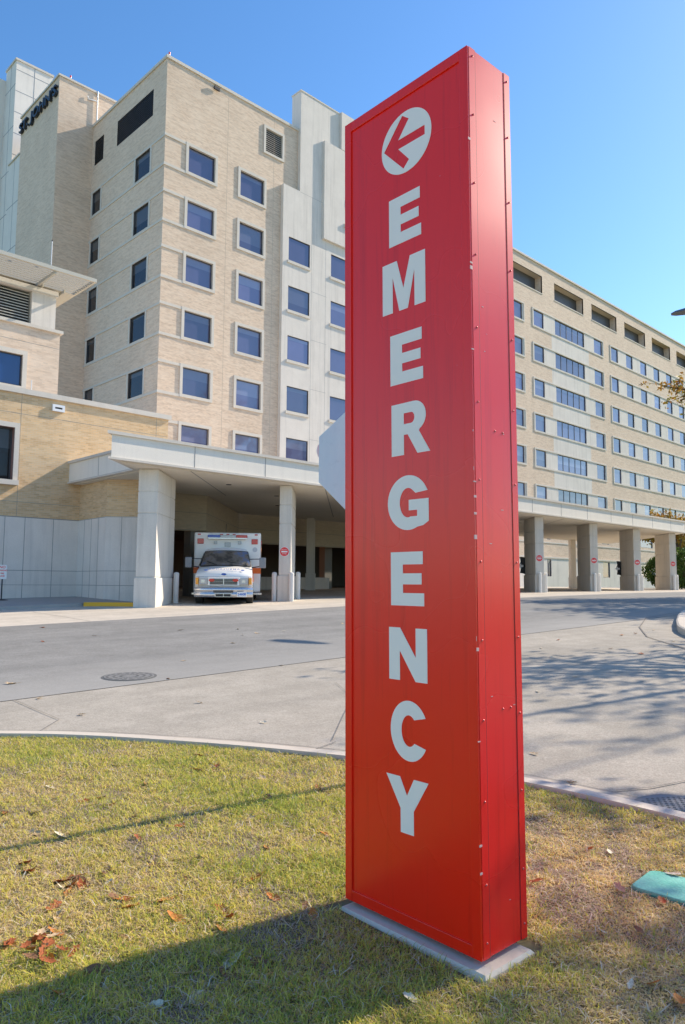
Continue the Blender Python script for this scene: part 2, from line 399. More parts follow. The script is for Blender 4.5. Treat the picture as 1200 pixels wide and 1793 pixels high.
# right island
ISL = smooth_poly([(13.4, -14), (13.4, -6), (13.6, 0), (14.1, 3.2), (15.2, 5.1), (16.9, 6.4), (18.4, 7.1), (19.7, 7.6), (21.7, 8.3), (23.6, 8.66), (30, 8.72), (40, 8.7), (70, 8.6)])
isl_line = list(reversed(ISL))
sheet('island_grass', ISL+[(70, -14)], .10, far_grass, 1.0)
kerb('island_kerb', isl_line[:], -.20, .16, kerbm)
# walk by the low building, with a yellow-painted kerb end
sheet('sidewalk', [(-30, 22.9), (10.6, 22.9), (11.6, 22.2), (12.3, 22.2), (12.3, 27), (-30, 27)], .10, walkm, 1.0)
flat = MB(); line = dense([(-30, 22.88), (10.75, 22.88)]); a = line
for p, q in zip(a[:-1], a[1:]): flat.quad((p[0], p[1], gz(*p)-.02), (q[0], q[1], gz(*q)-.02), (q[0], q[1], gz(*q)+.102), (p[0], p[1], gz(*p)+.102))
o = flat.build('sidewalk_kerb', walkm); o['kind'] = 'structure'
yel = mat('yellow_kerb_paint', (.88, .46, .03), .6)
yk = MB(); line = dense([(10.7, 22.80), (11.1, 22.55), (11.6, 22.05), (12.0, 21.55)], .2); b = offset_line(line, .16)
n = len(line); yk.add([(p[0], p[1], gz(*p)-.02) for p in line]+[(p[0], p[1], gz(*p)+.13) for p in line]+[(p[0], p[1], gz(*p)+.13) for p in b],
    [(i, i+1, n+i+1, n+i) for i in range(n-1)]+[(n+i, n+i+1, 2*n+i+1, 2*n+i) for i in range(n-1)])
o = yk.build('painted_kerb', yel); o['kind'] = 'structure'

# ================================================================== HOSPITAL
YF = 44.77; XC = 25.69; YT = 56.42
FR = ((0, YF), (1, 0), (0, -1))          # main street front, faces -Y
SD = ((XC, 0), (0, 1), (-1, 0))          # side of the main block, faces -X
def window(parent, O, U, Nn, ua, ub, za, zb, gm, depth=.12, mull=0, fw_=.05, name='window'):
    """frame + pane set in an opening; returns the frame part"""
    f = MB(); 
    ringf(f, O, U, Nn, ua+fw_, ub-fw_, za+fw_, zb-fw_, fw_-.004, -depth, -depth+.07)
    for k in range(1, mull+1):
        uu = ua+(ub-ua)*k/(mull+1); strip(f, O, U, Nn, uu-.03, uu+.03, za+fw_, zb-fw_, -depth, -depth+.06)
    fo = f.build(name, gasket, parent)
    p = MB(); strip(p, O, U, Nn, ua+.005, ub-.005, za+.005, zb-.005, -depth-.02, -depth+.02)
    p.build('pane', gm, fo); return fo
ROWS = [33.27, 29.13, 25.02, 20.91, 16.77, 12.6]     # window heads

# ---- main block (the tall brick wing with the corner)
main = empty('hospital_wing', (XC, YF, 1.2), 'tall buff brick hospital wing with stone window frames and a shaded side wall', 'building')
mb = MB(); holes = []
for z in ROWS: holes += [(27.63, 29.95, z-1.97, z), (32.27, 34.6, z-1.97, z+.06)]
ventH = (34.66, 36.37, 35.9, 37.85)
holes.append(ventH)
wall(mb, *FR, XC, 38.4, 0.5, 39.1, holes, .20, mrev=1)
mb.build('wall', [brick, trim], main)
mb = MB(); SH = []
for z in ROWS: SH += [(46.75, 48.93, z-2.0, z-.1), (54.55, 56.0, z-2.0, z-.1)]
LV = [(46.6, 52.1, 35.58, 37.65), (54.4, 55.92, 35.55, 37.65)]
wall(mb, *SD, YF, YT+6, 0.5, 39.1, SH+LV, .16, mrev=1)
mb.build('side_wall', [brick_shade, gasket], main)
mb = MB(); mb.box(XC+.25, 38.3, YF+.3, 62, 0.5, 39.0); mb.build('core', dim, main)
mb = MB(); mb.box(XC-.10, 38.45, YF-.10, YF+.3, 39.1, 39.32); mb.box(XC-.10, XC+.3, YF+.3, 62, 39.1, 39.32); mb.box(XC+.3, 38.45, YF+.3, 62, 39.02, 39.1, 0)
mb.build('roof_coping', trim, main)
for i, z in enumerate(ROWS):
    for (a, b, zt, wd) in ((27.63, 29.95, z, .22), (32.27, 34.6, z+.06, .22)):
        f = MB(); ringf(f, *FR, a, b, z-1.97, zt, wd, -.01, .08); 
        so = f.build('window_surround', trim, main)
        window(main, *FR, a, b, z-1.97, zt, glass, .17)
    # stone bands from the corner to the first window and round the side
    f = MB(); strip(f, *FR, XC-.06, 27.41, z-.02, z+.18, -.01, .06); strip(f, *FR, XC-.06, 27.41, z-2.22, z-2.02, -.01, .06)
    strip(f, *SD, YF-.0, 56.4, z-.08, z+.08, -.01, .05); strip(f, *SD, YF-.0, 56.4, z-2.22, z-2.03, -.01, .05)
    f.build('stone_band', trim, main)
    for a, b in ((46.75, 48.93), (54.55, 56.0)):
        f = MB(); ringf(f, *SD, a, b, z-2.0, z-.1, .2, -.01, .055, wt=.02, wb=.03); f.build('window_surround', trim, main)
        window(main, *SD, a, b, z-2.0, z-.1, glass_d, .12, fw_=.04)
def louver(parent, O, U, Nn, ua, ub, za, zb, m1, pitch=.11, depth=.12, fr=None):
    o_ = MB(); Ov, Uv, Nv = Vector((*O, 0)), Vector((*U, 0)), Vector((*Nn, 0))
    z = za+.03
    while z < zb-.04:
        a0 = Ov-Nv*depth+Vector((0, 0, z+.075)); 
        o_.quad(Ov+Uv*ua+Vector((0, 0, z))-Nv*.02, Ov+Uv*ub+Vector((0, 0, z))-Nv*.02, Ov+Uv*ub-Nv*depth+Vector((0, 0, z+.075)), Ov+Uv*ua-Nv*depth+Vector((0, 0, z+.075)))
        o_.quad(Ov+Uv*ua+Vector((0, 0, z))-Nv*.02, Ov+Uv*ub+Vector((0, 0, z))-Nv*.02, Ov+Uv*ub+Vector((0, 0, z+.032))-Nv*.021, Ov+Uv*ua+Vector((0, 0, z+.032))-Nv*.021)
        z += pitch
    lo = o_.build('louver', m1, parent)
    b_ = MB(); strip(b_, O, U, Nn, ua, ub, za, zb, -depth-.04, -depth-.02); b_.build('louver_back', black, lo); return lo
louver(main, *SD, *LV[0], louv, .16); louver(main, *SD, *LV[1], louv, .16); louver(main, *FR, *ventH, trim, .17)
f = MB(); ringf(f, *FR, *ventH, .2, -.01, .10, wt=.22); f.build('vent_surround', trim, main)
f = MB(); f.box(29.6, 30.1, YF-.22, YF-.1, 38.62, 38.86); f.build('scupper', black, main)
f = MB()
for x_ in (31.05, 35.55): strip(f, *FR, x_, x_+.02, 1, 39.05, 0, .003)
f.build('wall_joint', mat('brick_joint', (.46, .38, .29), .9), main)
# ---- concrete stair bay next to it
bay = empty('concrete_bay', (36.5, YF-.32, 1.2), 'pale concrete bay stepping up above the brick roof, half hidden by the red sign', 'building')
YB = YF-.32; BF = ((0, YB), (1, 0), (0, -1))
mb = MB(); CW = []
for z in ROWS[1:]: CW += [(36.98, 39.28, z-1.62, z+.38), (41.68, 44.0, z-1.6, z+.4), (46.6, 48.9, z-1.6, z+.4)]
cj = lambda uc, zc_: 0
wall(mb, *BF, 36.35, 53.0, 0.5, 33.75, CW, .13, mrev=0)
wall(mb, *BF, 38.1, 53.0, 33.75, 42.55, [], .1)
mb.quad((36.35, YB, .5), (36.35, YB, 33.75), (36.35, YF+.01, 33.75), (36.35, YF+.01, .5)); mb.quad((36.35, YB, 33.75), (38.1, YB, 33.75), (38.1, YF, 33.75), (36.35, YF, 33.75))
mb.quad((38.1, YB, 33.75), (38.1, YB, 42.55), (38.1, YB+1.15, 42.55), (38.1, YB+1.15, 33.75))
mb.quad((38.1, YB, 42.55), (53, YB, 42.55), (53, YB+1.15, 42.55), (38.1, YB+1.15, 42.55)); mb.quad((38.1, YB+1.15, 38), (53, YB+1.15, 38), (53, YB+1.15, 42.55), (38.1, YB+1.15, 42.55))
mb.quad((53, YB, .5), (53, YB, 42.55), (53, YB+1.15, 42.55), (53, YB+1.15, .5))
mb.build('wall', [conc_w], bay)
jb = MB()
for x in (39.45, 41.05, 45.2): strip(jb, *BF, x, x+.018, 1, 33.7 if x < 41 else 30.4, 0, .004)
for z in ROWS[1:]: strip(jb, *BF, 39.45, 41.2, z+.55, z+.57, 0, .004)
strip(jb, *BF, 38.12, 40.6, 33.7, 33.72, 0, .004)
jb.build('panel_joint', mat('soft_joint', (.34, .33, .32), .9), bay)
mb = MB(); mb.box(38.05, 53.05, YB-.04, YB+1.2, 42.55, 42.67); mb.build('coping', trim, bay)
lvr = (43.3, 45.6, 32.6, 36.7)
mb = MB(); wall(mb, (0, YB-.24), (1, 0), (0, -1), 40.62, 48.2, 30.5, 39.2, [lvr], .2)
mb.quad((40.62, YB-.24, 30.5), (40.62, YB-.24, 39.2), (40.62, YB, 39.2), (40.62, YB, 30.5)); mb.quad((40.62, YB-.24, 30.5), (48.2, YB-.24, 30.5), (48.2, YB, 30.5), (40.62, YB, 30.5))
mb.quad((40.62, YB-.24, 39.2), (48.2, YB-.24, 39.2), (48.2, YB, 39.2), (40.62, YB, 39.2)); mb.quad((48.2, YB-.24, 30.5), (48.2, YB-.24, 39.2), (48.2, YB, 39.2), (48.2, YB, 30.5))
mb.build('raised_panel', conc_w, bay)
mb = MB(); mb.box(42.6, 53, YB-.24, YB-.001, 39.25, 42.7); mb.build('upper_raised_panel', conc_w, bay)
louver(bay, (0, YB-.24), (1, 0), (0, -1), *lvr, louv, .2)
f = MB(); strip(f, (0, YB-.24), (1, 0), (0, -1), lvr[0]-.35, lvr[1]+.1, lvr[2]-.35, lvr[2]-.02, 0, .16); f.build('sill', trim, bay)
ring = MB()
for k in range(24):
    a0, a1 = 2*math.pi*k/24, 2*math.pi*(k+1)/24; c0 = (44.45, 34.6)
    ring.extr([(c0[0]+.95*math.cos(a0), c0[1]+.95*math.sin(a0)), (c0[0]+.95*math.cos(a1), c0[1]+.95*math.sin(a1)), (c0[0]+1.15*math.cos(a1), c0[1]+1.15*math.sin(a1)), (c0[0]+1.15*math.cos(a0), c0[1]+1.15*math.sin(a0))], (0, YB-.25, 0), (1, 0, 0), (0, 0, 1), (0, -.06, 0))
for sx in (1, -1): ring.extr([(44.45-sx*.75-.09, 33.8), (44.45-sx*.75+.09, 33.8), (44.45+sx*.75+.09, 35.4), (44.45+sx*.75-.09, 35.4)], (0, YB-.25-.005*sx, 0), (1, 0, 0), (0, 0, 1), (0, -.05, 0))
ring.build('ring_ornament', white, bay)
for a, b, c, d in CW:
    window(bay, *BF, a, b, c, d, glass, .12)
    f = MB(); strip(f, *BF, a-.14, b+.04, c-.24, c-.02, -.01, .10); f.build('sill', trim, bay)
f = MB(); f.box(36.4, 53, YB+.2, YB+1.0, .5, 33.7); f.build('core', dim, bay)

# ---- long wing to the right
X0, X1 = 53.0, 136.0; ZR = 39.45
lw = empty('long_hospital_wing', (X0, YF, 1.2), 'long buff brick hospital wing with dark roof loggias, running off to the right', 'building')
LR = [33.62, 29.46, 25.32, 21.17, 17.02, 12.84]
G = []      # groups: (frame left, frame right, [(a,b,mullions)], concrete?)
G.append((55.6, 72.3, [(56, 58.1, 0), (60.4, 62.5, 0), (65.0, 67.1, 0), (69.9, 72.05, 0)], True))
G.append((74.3, 91.55, [(74.5, 76.7, 0), (79.3, 86.55, 4), (89.15, 91.4, 0)], True))
G.append((93.75, 134, [(93.95+4.5*k, 96.0+4.5*k, 0) for k in range(9)], True))
LH = []; wins = []
for z in LR:
    for (a, b, ws, c_) in G:
        for (p, q, mu) in ws: wins.append((p, q, z-1.9, z, mu)); LH.append((p, q, z-1.9, z))
low = [(p, q, z0, z1, 0) for (z0, z1) in ((6.75, 8.45), (2.5, 4.45)) for p, q in ((54.5, 56.5), (59, 61), (76.5, 77.4), (81.3, 82.6), (90.0, 91.95), (97, 98.2), (101.3, 105.2), (108, 110))]
wins += low; LH += [w_[:4] for w_ in low]
LG = [(49.5+9.55*k, 57.0+9.55*k, 36.03, 38.1) for k in (1, 2)]+[(79.3, 86.5, 36.03, 38.15), (88.7, 95.8, 36.03, 38.15), (98.2, 104.85, 36.03, 38.12), (107.2, 113.75, 36.0, 38.1), (116.2, 122.3, 36.0, 38.1), (124.8, 131, 36, 38.1)]
# LG[1] must end at 76.5
LG[0] = (59.2, 66.4, 36.03, 38.15); LG[1] = (69.2, 76.5, 36.03, 38.15)
def lmat(uc, zc_):
    if zc_ < 4.55 and zc_ > 0: return 1
    for z in LR:
        if z-2.0 < zc_ < z+.02:
            for (a, b, ws, c_) in G:
                if a < uc < b: return 1
    if 78.45 < uc < 87.65 and 10 < zc_ < LR[0]-1.9: return 1
    return 0
mb = MB(); wall(mb, *FR, X0, X1, .5, ZR, LH+LG, .16, mf=lmat, mrev=1, extra_u=(78.45, 87.65, *[g[0] for g in G], *[g[1] for g in G]), extra_z=(4.55, 10.0, *[z+.0 for z in LR]))
mb.build('wall', [brick, conc_w, brick_shade], lw)
for i, (p, q, z0, z1, mu) in enumerate(wins): window(lw, *FR, p, q, z0, z1, glass, .15, mull=mu)
for z in LR:
    for (a, b, ws, c_) in G:
        f = MB(); ringf(f, *FR, a, b, z-1.93, z+.02, .16, -.005, .07, wt=.16, wb=.20); f.build('window_surround', trim, lw)
for l_ in LG:
    a, b, c, d = l_
    f = MB(); Yd = YF+.95
    f.quad((a, YF, c), (b, YF, c), (b, Yd, c), (a, Yd, c), 0); f.quad((a, YF, d), (b, YF, d), (b, Yd, d), (a, Yd, d), 0)
    f.quad((a, YF, c), (a, YF, d), (a, Yd, d), (a, Yd, c), 0); f.quad((b, YF, c), (b, YF, d), (b, Yd, d), (b, Yd, c), 0)
    f.quad((a, Yd, c), (b, Yd, c), (b, Yd, d), (a, Yd, d), 1)
    f.build('loggia', [brick_shade, louv], lw)
    f = MB(); strip(f, *FR, a-.05, b+.05, c-.12, c-.005, -.005, .05); f.build('sill', trim, lw)
f = MB(); strip(f, *FR, X0, X1, 4.57, 4.75, 0, .08); strip(f, *FR, X0, X1, 6.3, 6.45, 0, .05); f.build('stone_band', trim, lw)
f = MB(); f.box(X0, X1+.1, YF-.14, YF+.35, ZR, ZR+.22); f.box(X0, X1, YF+.35, 62, ZR-.1, ZR); f.build('roof_coping', trim, lw)
f = MB(); f.box(X0+.05, X1-.02, YF+2.1, 62, .5, ZR-.12); f.quad((X1, YF, .5), (X1, YF, ZR), (X1, 62, ZR), (X1, 62, .5)); f.build('core', dim, lw)

# ---- brick stair tower with the name
tow = empty('stair_tower', (22.7, YT, 1.2), 'windowless buff brick tower with dark lettering along its top', 'building')
mb = MB(); wall(mb, (22.7, 0), (0, 1), (-1, 0), YT, 64.3, .5, 42.2)
mb.build('side_wall', brick_shade, tow)
mb = MB(); wall(mb, (0, YT), (1, 0), (0, -1), 22.7, 34, .5, 42.2); mb.quad((22.7, 64.3, .5), (34, 64.3, .5), (34, 64.3, 42.2), (22.7, 64.3, 42.2)); mb.quad((34, YT, .5), (34, 64.3, .5), (34, 64.3, 42.2), (34, YT, 42.2)); mb.build('wall', brick, tow)
mb = MB(); mb.box(22.6, 34.1, YT-.1, 64.4, 42.2, 42.36); mb.build('roof_coping', trim, tow)
mb = MB(); mb.tube([(25.05, YT-.1, 41.55), (25.1, YT-.12, 41.3), (25.75, YT-.12, 41.45), (25.8, YT-.12, 41.4)], .05, 6); mb.tube([(25.9, YT-.12, 42.35), (25.9, YT-.12, 39.3)], .06, 6); mb.build('downpipe', white, tow)
letm = mat('letter_dark', (.02, .025, .035), .4)
text = text_mesh('lettering', "ST. JOHN'S", 1.62, letm, Matrix.Identity(4), None, extrude=.11, offset=.035, spacing=1.05)
b_ = [v.co.x for v in text.data.vertices]; h_ = [v.co.y for v in text.data.vertices]
sx = 7.7/(max(b_)-min(b_)); cx_ = (max(b_)+min(b_))/2; sy = 1.18/(max(h_)-min(h_)); cy_ = (max(h_)+min(h_))/2
text.data.transform(Matrix.Diagonal((sx, sy, 1, 1)) @ Matrix.Translation((-cx_, -cy_, 0)))
text.data.transform(frameM((22.7-.14, 60.35, 40.92), (0, -1, 0), (0, 0, 1))); text.data.transform(Matrix.Translation(tuple(-c for c in tow.location)))
text.parent = tow
def rod(parent, x, y, z, h, col=None, r=.025):
    f = MB(); f.tube([(x, y, z), (x, y, z+h)], r, 5); f.build('lightning_rod', trim, parent)
for nm, x, y, z, pr in (('beacon', XC+.15, YF, 39.3, main), ('beacon', 23.6, YT, 42.35, tow)):
    f = MB(); f.tube([(x, y, z), (x, y, z+.15)], .05, 8); f.tube([(x, y, z+.15), (x, y, z+.3)], .07, 10, 1); f.build(nm, [white, redp], pr)

# ---- concrete panel towers far left
ct = empty('panel_clad_tower', (22.7, 64.4, 1.2), 'pale panel clad tower stepping up behind the lettered brick tower', 'building')
mb = MB()
mb.box(22.72, 30, 64.32, 67.0, .5, 38.9); mb.box(22.95, 26.3, 67.0, 69.5, .5, 49.3); mb.box(22.2, 27.5, 69.5, 92, .5, 48.5)
mb.box(21.2, 22.2, 71.4, 90, .5, 49.2)
mb.build('wall', tower_panel, ct)
for q_ in ((22.85, 26.4, 66.9, 69.5, 49.3, 49.5), (22.62, 30.1, 64.3, 66.98, 38.9, 39.05)): mb = MB(); mb.box(*q_); mb.build('coping', trim, ct)
mb = MB()
TX = ((0, 67.0), (1, 0), (0, -1))
for z in np.arange(40.2, 49, 2.05): strip(mb, *TX, 22.95, 26.3, z, z+.05, 0, .01)
strip(mb, *TX, 24.6, 24.65, 38.9, 49.3, 0, .011)
for (xx, ya, yb, zt) in ((22.95, 67, 69.5, 49.3), (22.72, 64.32, 67, 38.9), (22.2, 69.5, 92, 48.5), (21.2, 71.4, 90, 49.2)):
    TS = ((xx, 0), (0, 1), (-1, 0))
    for z in np.arange(6, zt-1, 4.1): strip(mb, *TS, ya, yb, z, z+.05, 0, .01)
    for y in np.arange(ya+1.2, yb, 1.6): strip(mb, *TS, y, y+.04, 2, zt, 0, .011)
mb.build('panel_joint', mat('panel_joint_grey', (.25, .27, .30), .8), ct)

# ---- low brick wing in front, with its louvered penthouse
YL = 27.0; LF = ((0, YL), (1, 0), (0, -1))
lo = empty('low_brick_wing', (12.35, YL, 1.0), 'low golden brick wing over a grey concrete base, left of the entrance canopy', 'building')
WH = (7.6, 9.83, 5.16, 7.06)
mb = MB(); wall(mb, *LF, -14, 16.05, .6, 8.33, [WH], .28, mf=lambda a, b: 1 if b < 3.88 else 0, mrev=2, extra_u=(12.35,), extra_z=(3.88,))
mb.quad((16.05, YL, 3), (16.05, YL, 8.33), (16.05, 44, 8.33), (16.05, 44, 3)); mb.quad((-14, YL, .5), (-14, YL, 8.33), (-14, 44, 8.33), (-14, 44, .5))
mb.build('wall', [brick_low, conc_g, mat('reveal_rust', (.30, .17, .15), .7)], lo)
mb = MB(); mb.box(-14.1, 16.15, YL-.10, YL+.3, 8.33, 8.52); mb.box(15.8, 16.15, YL+.3, 44.6, 8.33, 8.52); mb.box(-14, 15.8, YL+.3, 44.6, 8.2, 8.3); mb.build('roof_coping', trim, lo)
window(lo, *LF, *WH, glass_d, .26)
f = MB(); ringf(f, *LF, *WH, .17, -.01, .05, wt=.18, wb=.0); f.box(WH[0]-.17, WH[1]+.17, YL-.18, YL+.01, 4.98, 5.155); f.build('window_surround', trim, lo)
mb = MB()
for x in (10.03, 15.5): strip(mb, *LF, x, x+.012, 3.9, 8.33, 0, .003)
for z in (7.6, 4.4): strip(mb, *LF, -14, 16.0, z, z+.012, 0, .0035)
for x in (3.2, 4.7, 6.2, 7.7, 9.0, 9.64, 10.34, 11.38): strip(mb, *LF, x, x+.018, .8, 3.88, 0, .004)
strip(mb, *LF, -14, 12.35, 1.95, 1.968, 0, .0045); strip(mb, *LF, -14, 12.35, 1.44, 1.452, 0, .0045); strip(mb, *LF, -14, 12.35, 3.85, 3.88, 0, .005)
mb.build('wall_joint', joint, lo)
mb = MB(); ringf(mb, *LF, 11.22, 11.5, 7.98, 8.05, .09, 0, .10); strip(mb, *LF, 11.22, 11.5, 7.98, 8.05, 0, .05, 1); mb.build('wall_light', [white, black], lo)
mb = MB(); mb.tube([(10.35, YL, 8.5), (10.35, YL, 8.9)], .015, 6); mb.build('roof_rod', white, lo)
# angled return wall beside the big pillar
mb = MB(); pts = [(12.35, YL), (12.25, 24.6), (13.0, 23.9), (13.95, 23.2), (14.2, 26.6)]
for (p, q) in zip(pts[:-1], pts[1:]):
    for z0, z1, mi in ((.6, 3.88, 1), (3.88, 5.4, 0)): mb.quad((*p, z0), (*q, z0), (*q, z1), (*p, z1), mi)
mb.build('return_wall', [brick_low, conc_g], lo)
mb = MB()
for (p, q) in zip(pts[:3], pts[1:4]):
    d = Vector((q[0]-p[0], q[1]-p[1])); L_ = d.length; d.normalize(); nn = (d.y, -d.x)
    nn = nn if (nn[0]*-1+nn[1]*-1) > 0 else (-nn[0], -nn[1])
    for z in (1.44, 1.95, 3.86): strip(mb, p, tuple(d), nn, 0, L_, z, z+.016, 0, .004)
    for u_ in np.arange(.55, L_, .62): strip(mb, p, tuple(d), nn, u_, u_+.016, .8, 3.88, 0, .005)
mb.build('wall_joint', joint, lo)
# penthouse
PY = 33.0; PF = ((0, PY), (1, 0), (0, -1))
ph = empty('louvered_penthouse', (13.84, PY, 8.3), 'small brick penthouse with blue window, cream louvers and slatted sunshade on top', 'building')
PW = (9.8, 12.2, 10.15, 11.57)
mb = MB(); wall(mb, *PF, -6, 13.84, 8.2, 12.92, [PW], .15); mb.quad((13.84, PY, 8.2), (13.84, 44, 8.2), (13.84, 44, 12.92), (13.84, PY, 12.92)); mb.quad((-6, PY, 8.2), (-6, 44, 8.2), (-6, 44, 12.92), (-6, PY, 12.92)); mb.build('wall', brick_shade, ph)
window(ph, *PF, *PW, mat('deep_blue_glass', (.01, .035, .14), .03, ior=1.8), .12)
f = MB(); ringf(f, *PF, *PW, .2, -.01, .06); f.build('window_surround', trim, ph)
f = MB(); f.box(-6, 13.95, PY-.12, 44, 12.92, 13.06); f.build('stone_band', trim, ph)
f = MB(); strip(f, *PF, -6, 13.84, 12.2, 12.215, 0, .004); f.build('wall_joint', joint, ph)
f = MB(); f.box(12.5, 13.6, PY+.02, PY+1.2, 13.06, 14.62); f.box(-6, 13.0, PY+.6, 43, 13.06, 14.62); f.box(8.0, 8.9, PY+.02, PY+1.2, 13.06, 14.62); f.build('pier', conc_w, ph)
louver(ph, (0, PY+.15), (1, 0), (0, -1), 8.9, 12.45, 13.1, 14.5, louv_l, .13, .10); louver(ph, (0, PY+.15), (1, 0), (0, -1), 2, 8.0, 13.1, 14.5, louv_l, .13, .10)
f = MB(); f.box(-6, 13.68, PY-.05, 43, 14.62, 14.86); f.build('cornice', trim, ph)
f = MB(); zS = 15.05; f.box(-6, 14.6, PY-1.95, PY-1.85, zS, zS+.16)
f.box(14.5, 14.6, PY-1.85, PY+6, zS, zS+.12); f.box(-6, 14.5, PY+.2, 43, zS, zS+.12)
for k in range(9): f.box(-6, 14.5, PY-1.8+.22*k, PY-1.74+.22*k, zS+.02, zS+.13)
for x in (6.5, 9.6, 12.7): f.box(x, x+.1, PY-1.85, PY+.2, zS-.12, zS+.02)
for x in (12.9, 13.9): f.box(x-.0, x+.05, PY-.1, PY+6, 14.9, zS)
f.build('sunshade', mat('cream_metal', (.52, .49, .41), .5), ph)
mb = MB(); mb.tube([(12.6, PY-1.7, zS+.1), (12.6, PY-1.7, zS+1.35)], .017, 6); mb.tube([(12.6, PY-1.7, zS+1.35), (12.6, PY-1.7, zS+1.42)], .03, 6, 1); mb.build('mast', [white, black], ph)

# ================================================================== ENTRANCE CANOPY
ZC, ZT = 5.25, 6.04
can = empty('entrance_canopy', (17.5, 20.5, 1.0), 'long white panelled entrance canopy on concrete pillars, over the drive-through', 'canopy')
PLAN = [(10.3, 20.5), (53.6, 20.5), (63.5, 31.0), (46.0, 31.0), (46.0, 32.0), (23.6, 32.0), (17.7, 26.3), (11.9, 27.0), (11.9, 22.0)]
f = MB(); f.prism([(p[0], p[1]) for p in PLAN], ZC+.03, ZT-.05); f.build('fascia', panel, can)
def off_plan(pts, d):
    n = len(pts); out = []
    for i in range(n):
        a, b, c = np.array(pts[i-1]), np.array(pts[i]), np.array(pts[(i+1) % n])
        t1 = (b-a)/np.linalg.norm(b-a); t2 = (c-b)/np.linalg.norm(c-b); n1 = np.array([t1[1], -t1[0]]); n2 = np.array([t2[1], -t2[0]])
        m_ = (n1+n2); m_ /= np.dot(m_, m_)/2 if np.dot(m_, m_) > .2 else 1; out.append(tuple(b+m_*d))
    return out
f = MB(); f.prism(off_plan(PLAN, .07), ZT-.055, ZT+.04); f.prism(off_plan(PLAN, .05), ZC-.02, ZC+.045); f.build('trim', trim, can)
f = MB(); f.prism(off_plan(PLAN, -.15), ZC-.05, ZC-.005); f.build('ceiling', ceilm, can)
jb = MB()
CF = ((0, 20.5), (1, 0), (0, -1))
for x in np.arange(13.2, 53, 2.92): strip(jb, *CF, x, x+.02, ZC+.04, ZT-.06, 0, .006)
for y in (24.6,): strip(jb, (11.9, 0), (0, 1), (-1, 0), y, y+.02, ZC+.04, ZT-.06, 0, .006)
jb.build('panel_joint', joint, can)
jb = MB()
for (p, q) in (((13.2, 20.7), (18, 25.5)), ((19.2, 20.7), (28, 29.5)), ((28.2, 20.7), (38, 30.5)), ((37.2, 20.7), (47, 30.5))):
    d = Vector((q[0]-p[0], q[1]-p[1], 0)).normalized(); s_ = Vector((-d.y, d.x, 0))*.02
    a = Vector((*p, ZC-.054)); b = Vector((*q, ZC-.054)); jb.add([a-s_, a+s_, b+s_, b-s_], [(0, 1, 2, 3)])
jb.build('ceiling_joint', joint, can)
for (x, y) in ((16.0, 22.5), (19.5, 24.0), (22, 27), (38, 24), (47, 24)):
    f = MB(); f.disc((x, y, ZC-.05), (0, 0, -1), .1, .02, 14); f.build('ceiling_light', gasket, can)
# pillars: long blades turned 45 degrees to the drive
colm = concrete_mat('pillar_concrete', (.76, .70, .62), .08, .08)
RZ = AZ-math.pi/2                      # local +y runs straight away from the camera
def pillar(x, y, wd, dp, guard=True):
    z0 = gz(x, y)-.06
    e = bpy.data.objects.new('pillar', None); e.location = (x-can.location.x, y-can.location.y, z0-can.location.z); e.rotation_euler = (0, 0, RZ); COL.objects.link(e); e.parent = can
    H = ZC-.05-z0; zz = [1.03, H-1.42, H-.72, H-.0]
    f = MB(); h = wd/2
    f.box(-h-.04, h+.04, -.04, dp+.04, 0, 1.0); f.build('base', colm, e, world=False, bevel=.012)
    f = MB(); f.box(-h+.02, h-.02, .02, dp-.02, .99, H)
    for a, b in zip(zz[:-1], zz[1:]): f.box(-h, h, 0, dp, a, b-.03)
    f.build('shaft', colm, e, world=False, bevel=.01)
    return e
def pillar_at(x, y, wd, dp): return pillar(x, y, wd, dp)
PX = [(11.95, 21.2, .62, 2.5), (17.58, 21.1, .44, 2.5), (23.4, 21.1, .44, 2.5), (29.2, 21.1, .44, 2.5), (35.1, 21.0, .46, 2.4), (41.15, 21.0, .46, 2.4), (46.95, 21.0, .46, 2.4), (52.6, 21.0, .46, 2.4)]
for p in PX: pillar(*p)
for p in ((55.3, 30.0, .42, .6), (27.5, 30.8, .45, .8), (46.5, 30.2, .42, .6)): pillar(*p)
loc2w = lambda x, y, lx, ly: (x+math.cos(RZ)*lx-math.sin(RZ)*ly, y+math.sin(RZ)*lx+math.cos(RZ)*ly)
bolm = concrete_mat('bollard_paint', (.80, .77, .72), .05, .03)
bolp = None; WH_ = ['in front of the big pillar left of the ambulance', 'the pillar just right of the ambulance', None, None, 'the nearest pillar right of the red sign', 'the second pillar right of the red sign', 'the third pillar right of the red sign', 'the last pillar at the right end of the canopy']
for i, (x, y, wd, dp) in enumerate(PX):
    if i in (2, 3): continue
    spots = [(-wd/2-.16, .05, 'left side of'), (wd/2+.04, -.14, 'front corner of'), (wd/2+.16, 1.9, 'rear right of')]
    if i == 0: spots = [(wd/2+.18, 2.2, 'rear right of')]
    if i >= 4: spots = [(-.05, -.17, 'front of'), (wd/2+.16, .35, 'right side of')]
    for (lx, ly, wh) in spots:
        wx, wy = loc2w(x, y, lx, ly); z0 = gz(wx, wy)-.02
        if bolp is None:
            bolp = empty('bollard', (wx, wy, z0), '', 'bollard', RZ, 'bollards guarding the canopy pillars')
            f = MB(); f.tube([(0, 0, 0), (0, 0, 1.04)], .095, 14, cap=False); f.build('post', bolm, bolp, world=False)
            f = MB(); f.tube([(0, 0, 1.04), (0, 0, 1.075), (0, 0, 1.09)], [.095, .07, .01], 14); f.build('cap', bolm, bolp, world=False); o = bolp
        else: o = copy_tree(bolp); o.location = (wx, wy, z0)
        wname = 'the big pillar left of the ambulance' if i == 0 else WH_[i]
        o['label'] = 'bollard at the %s %s' % (wh.replace(' of', ' of'), wname)

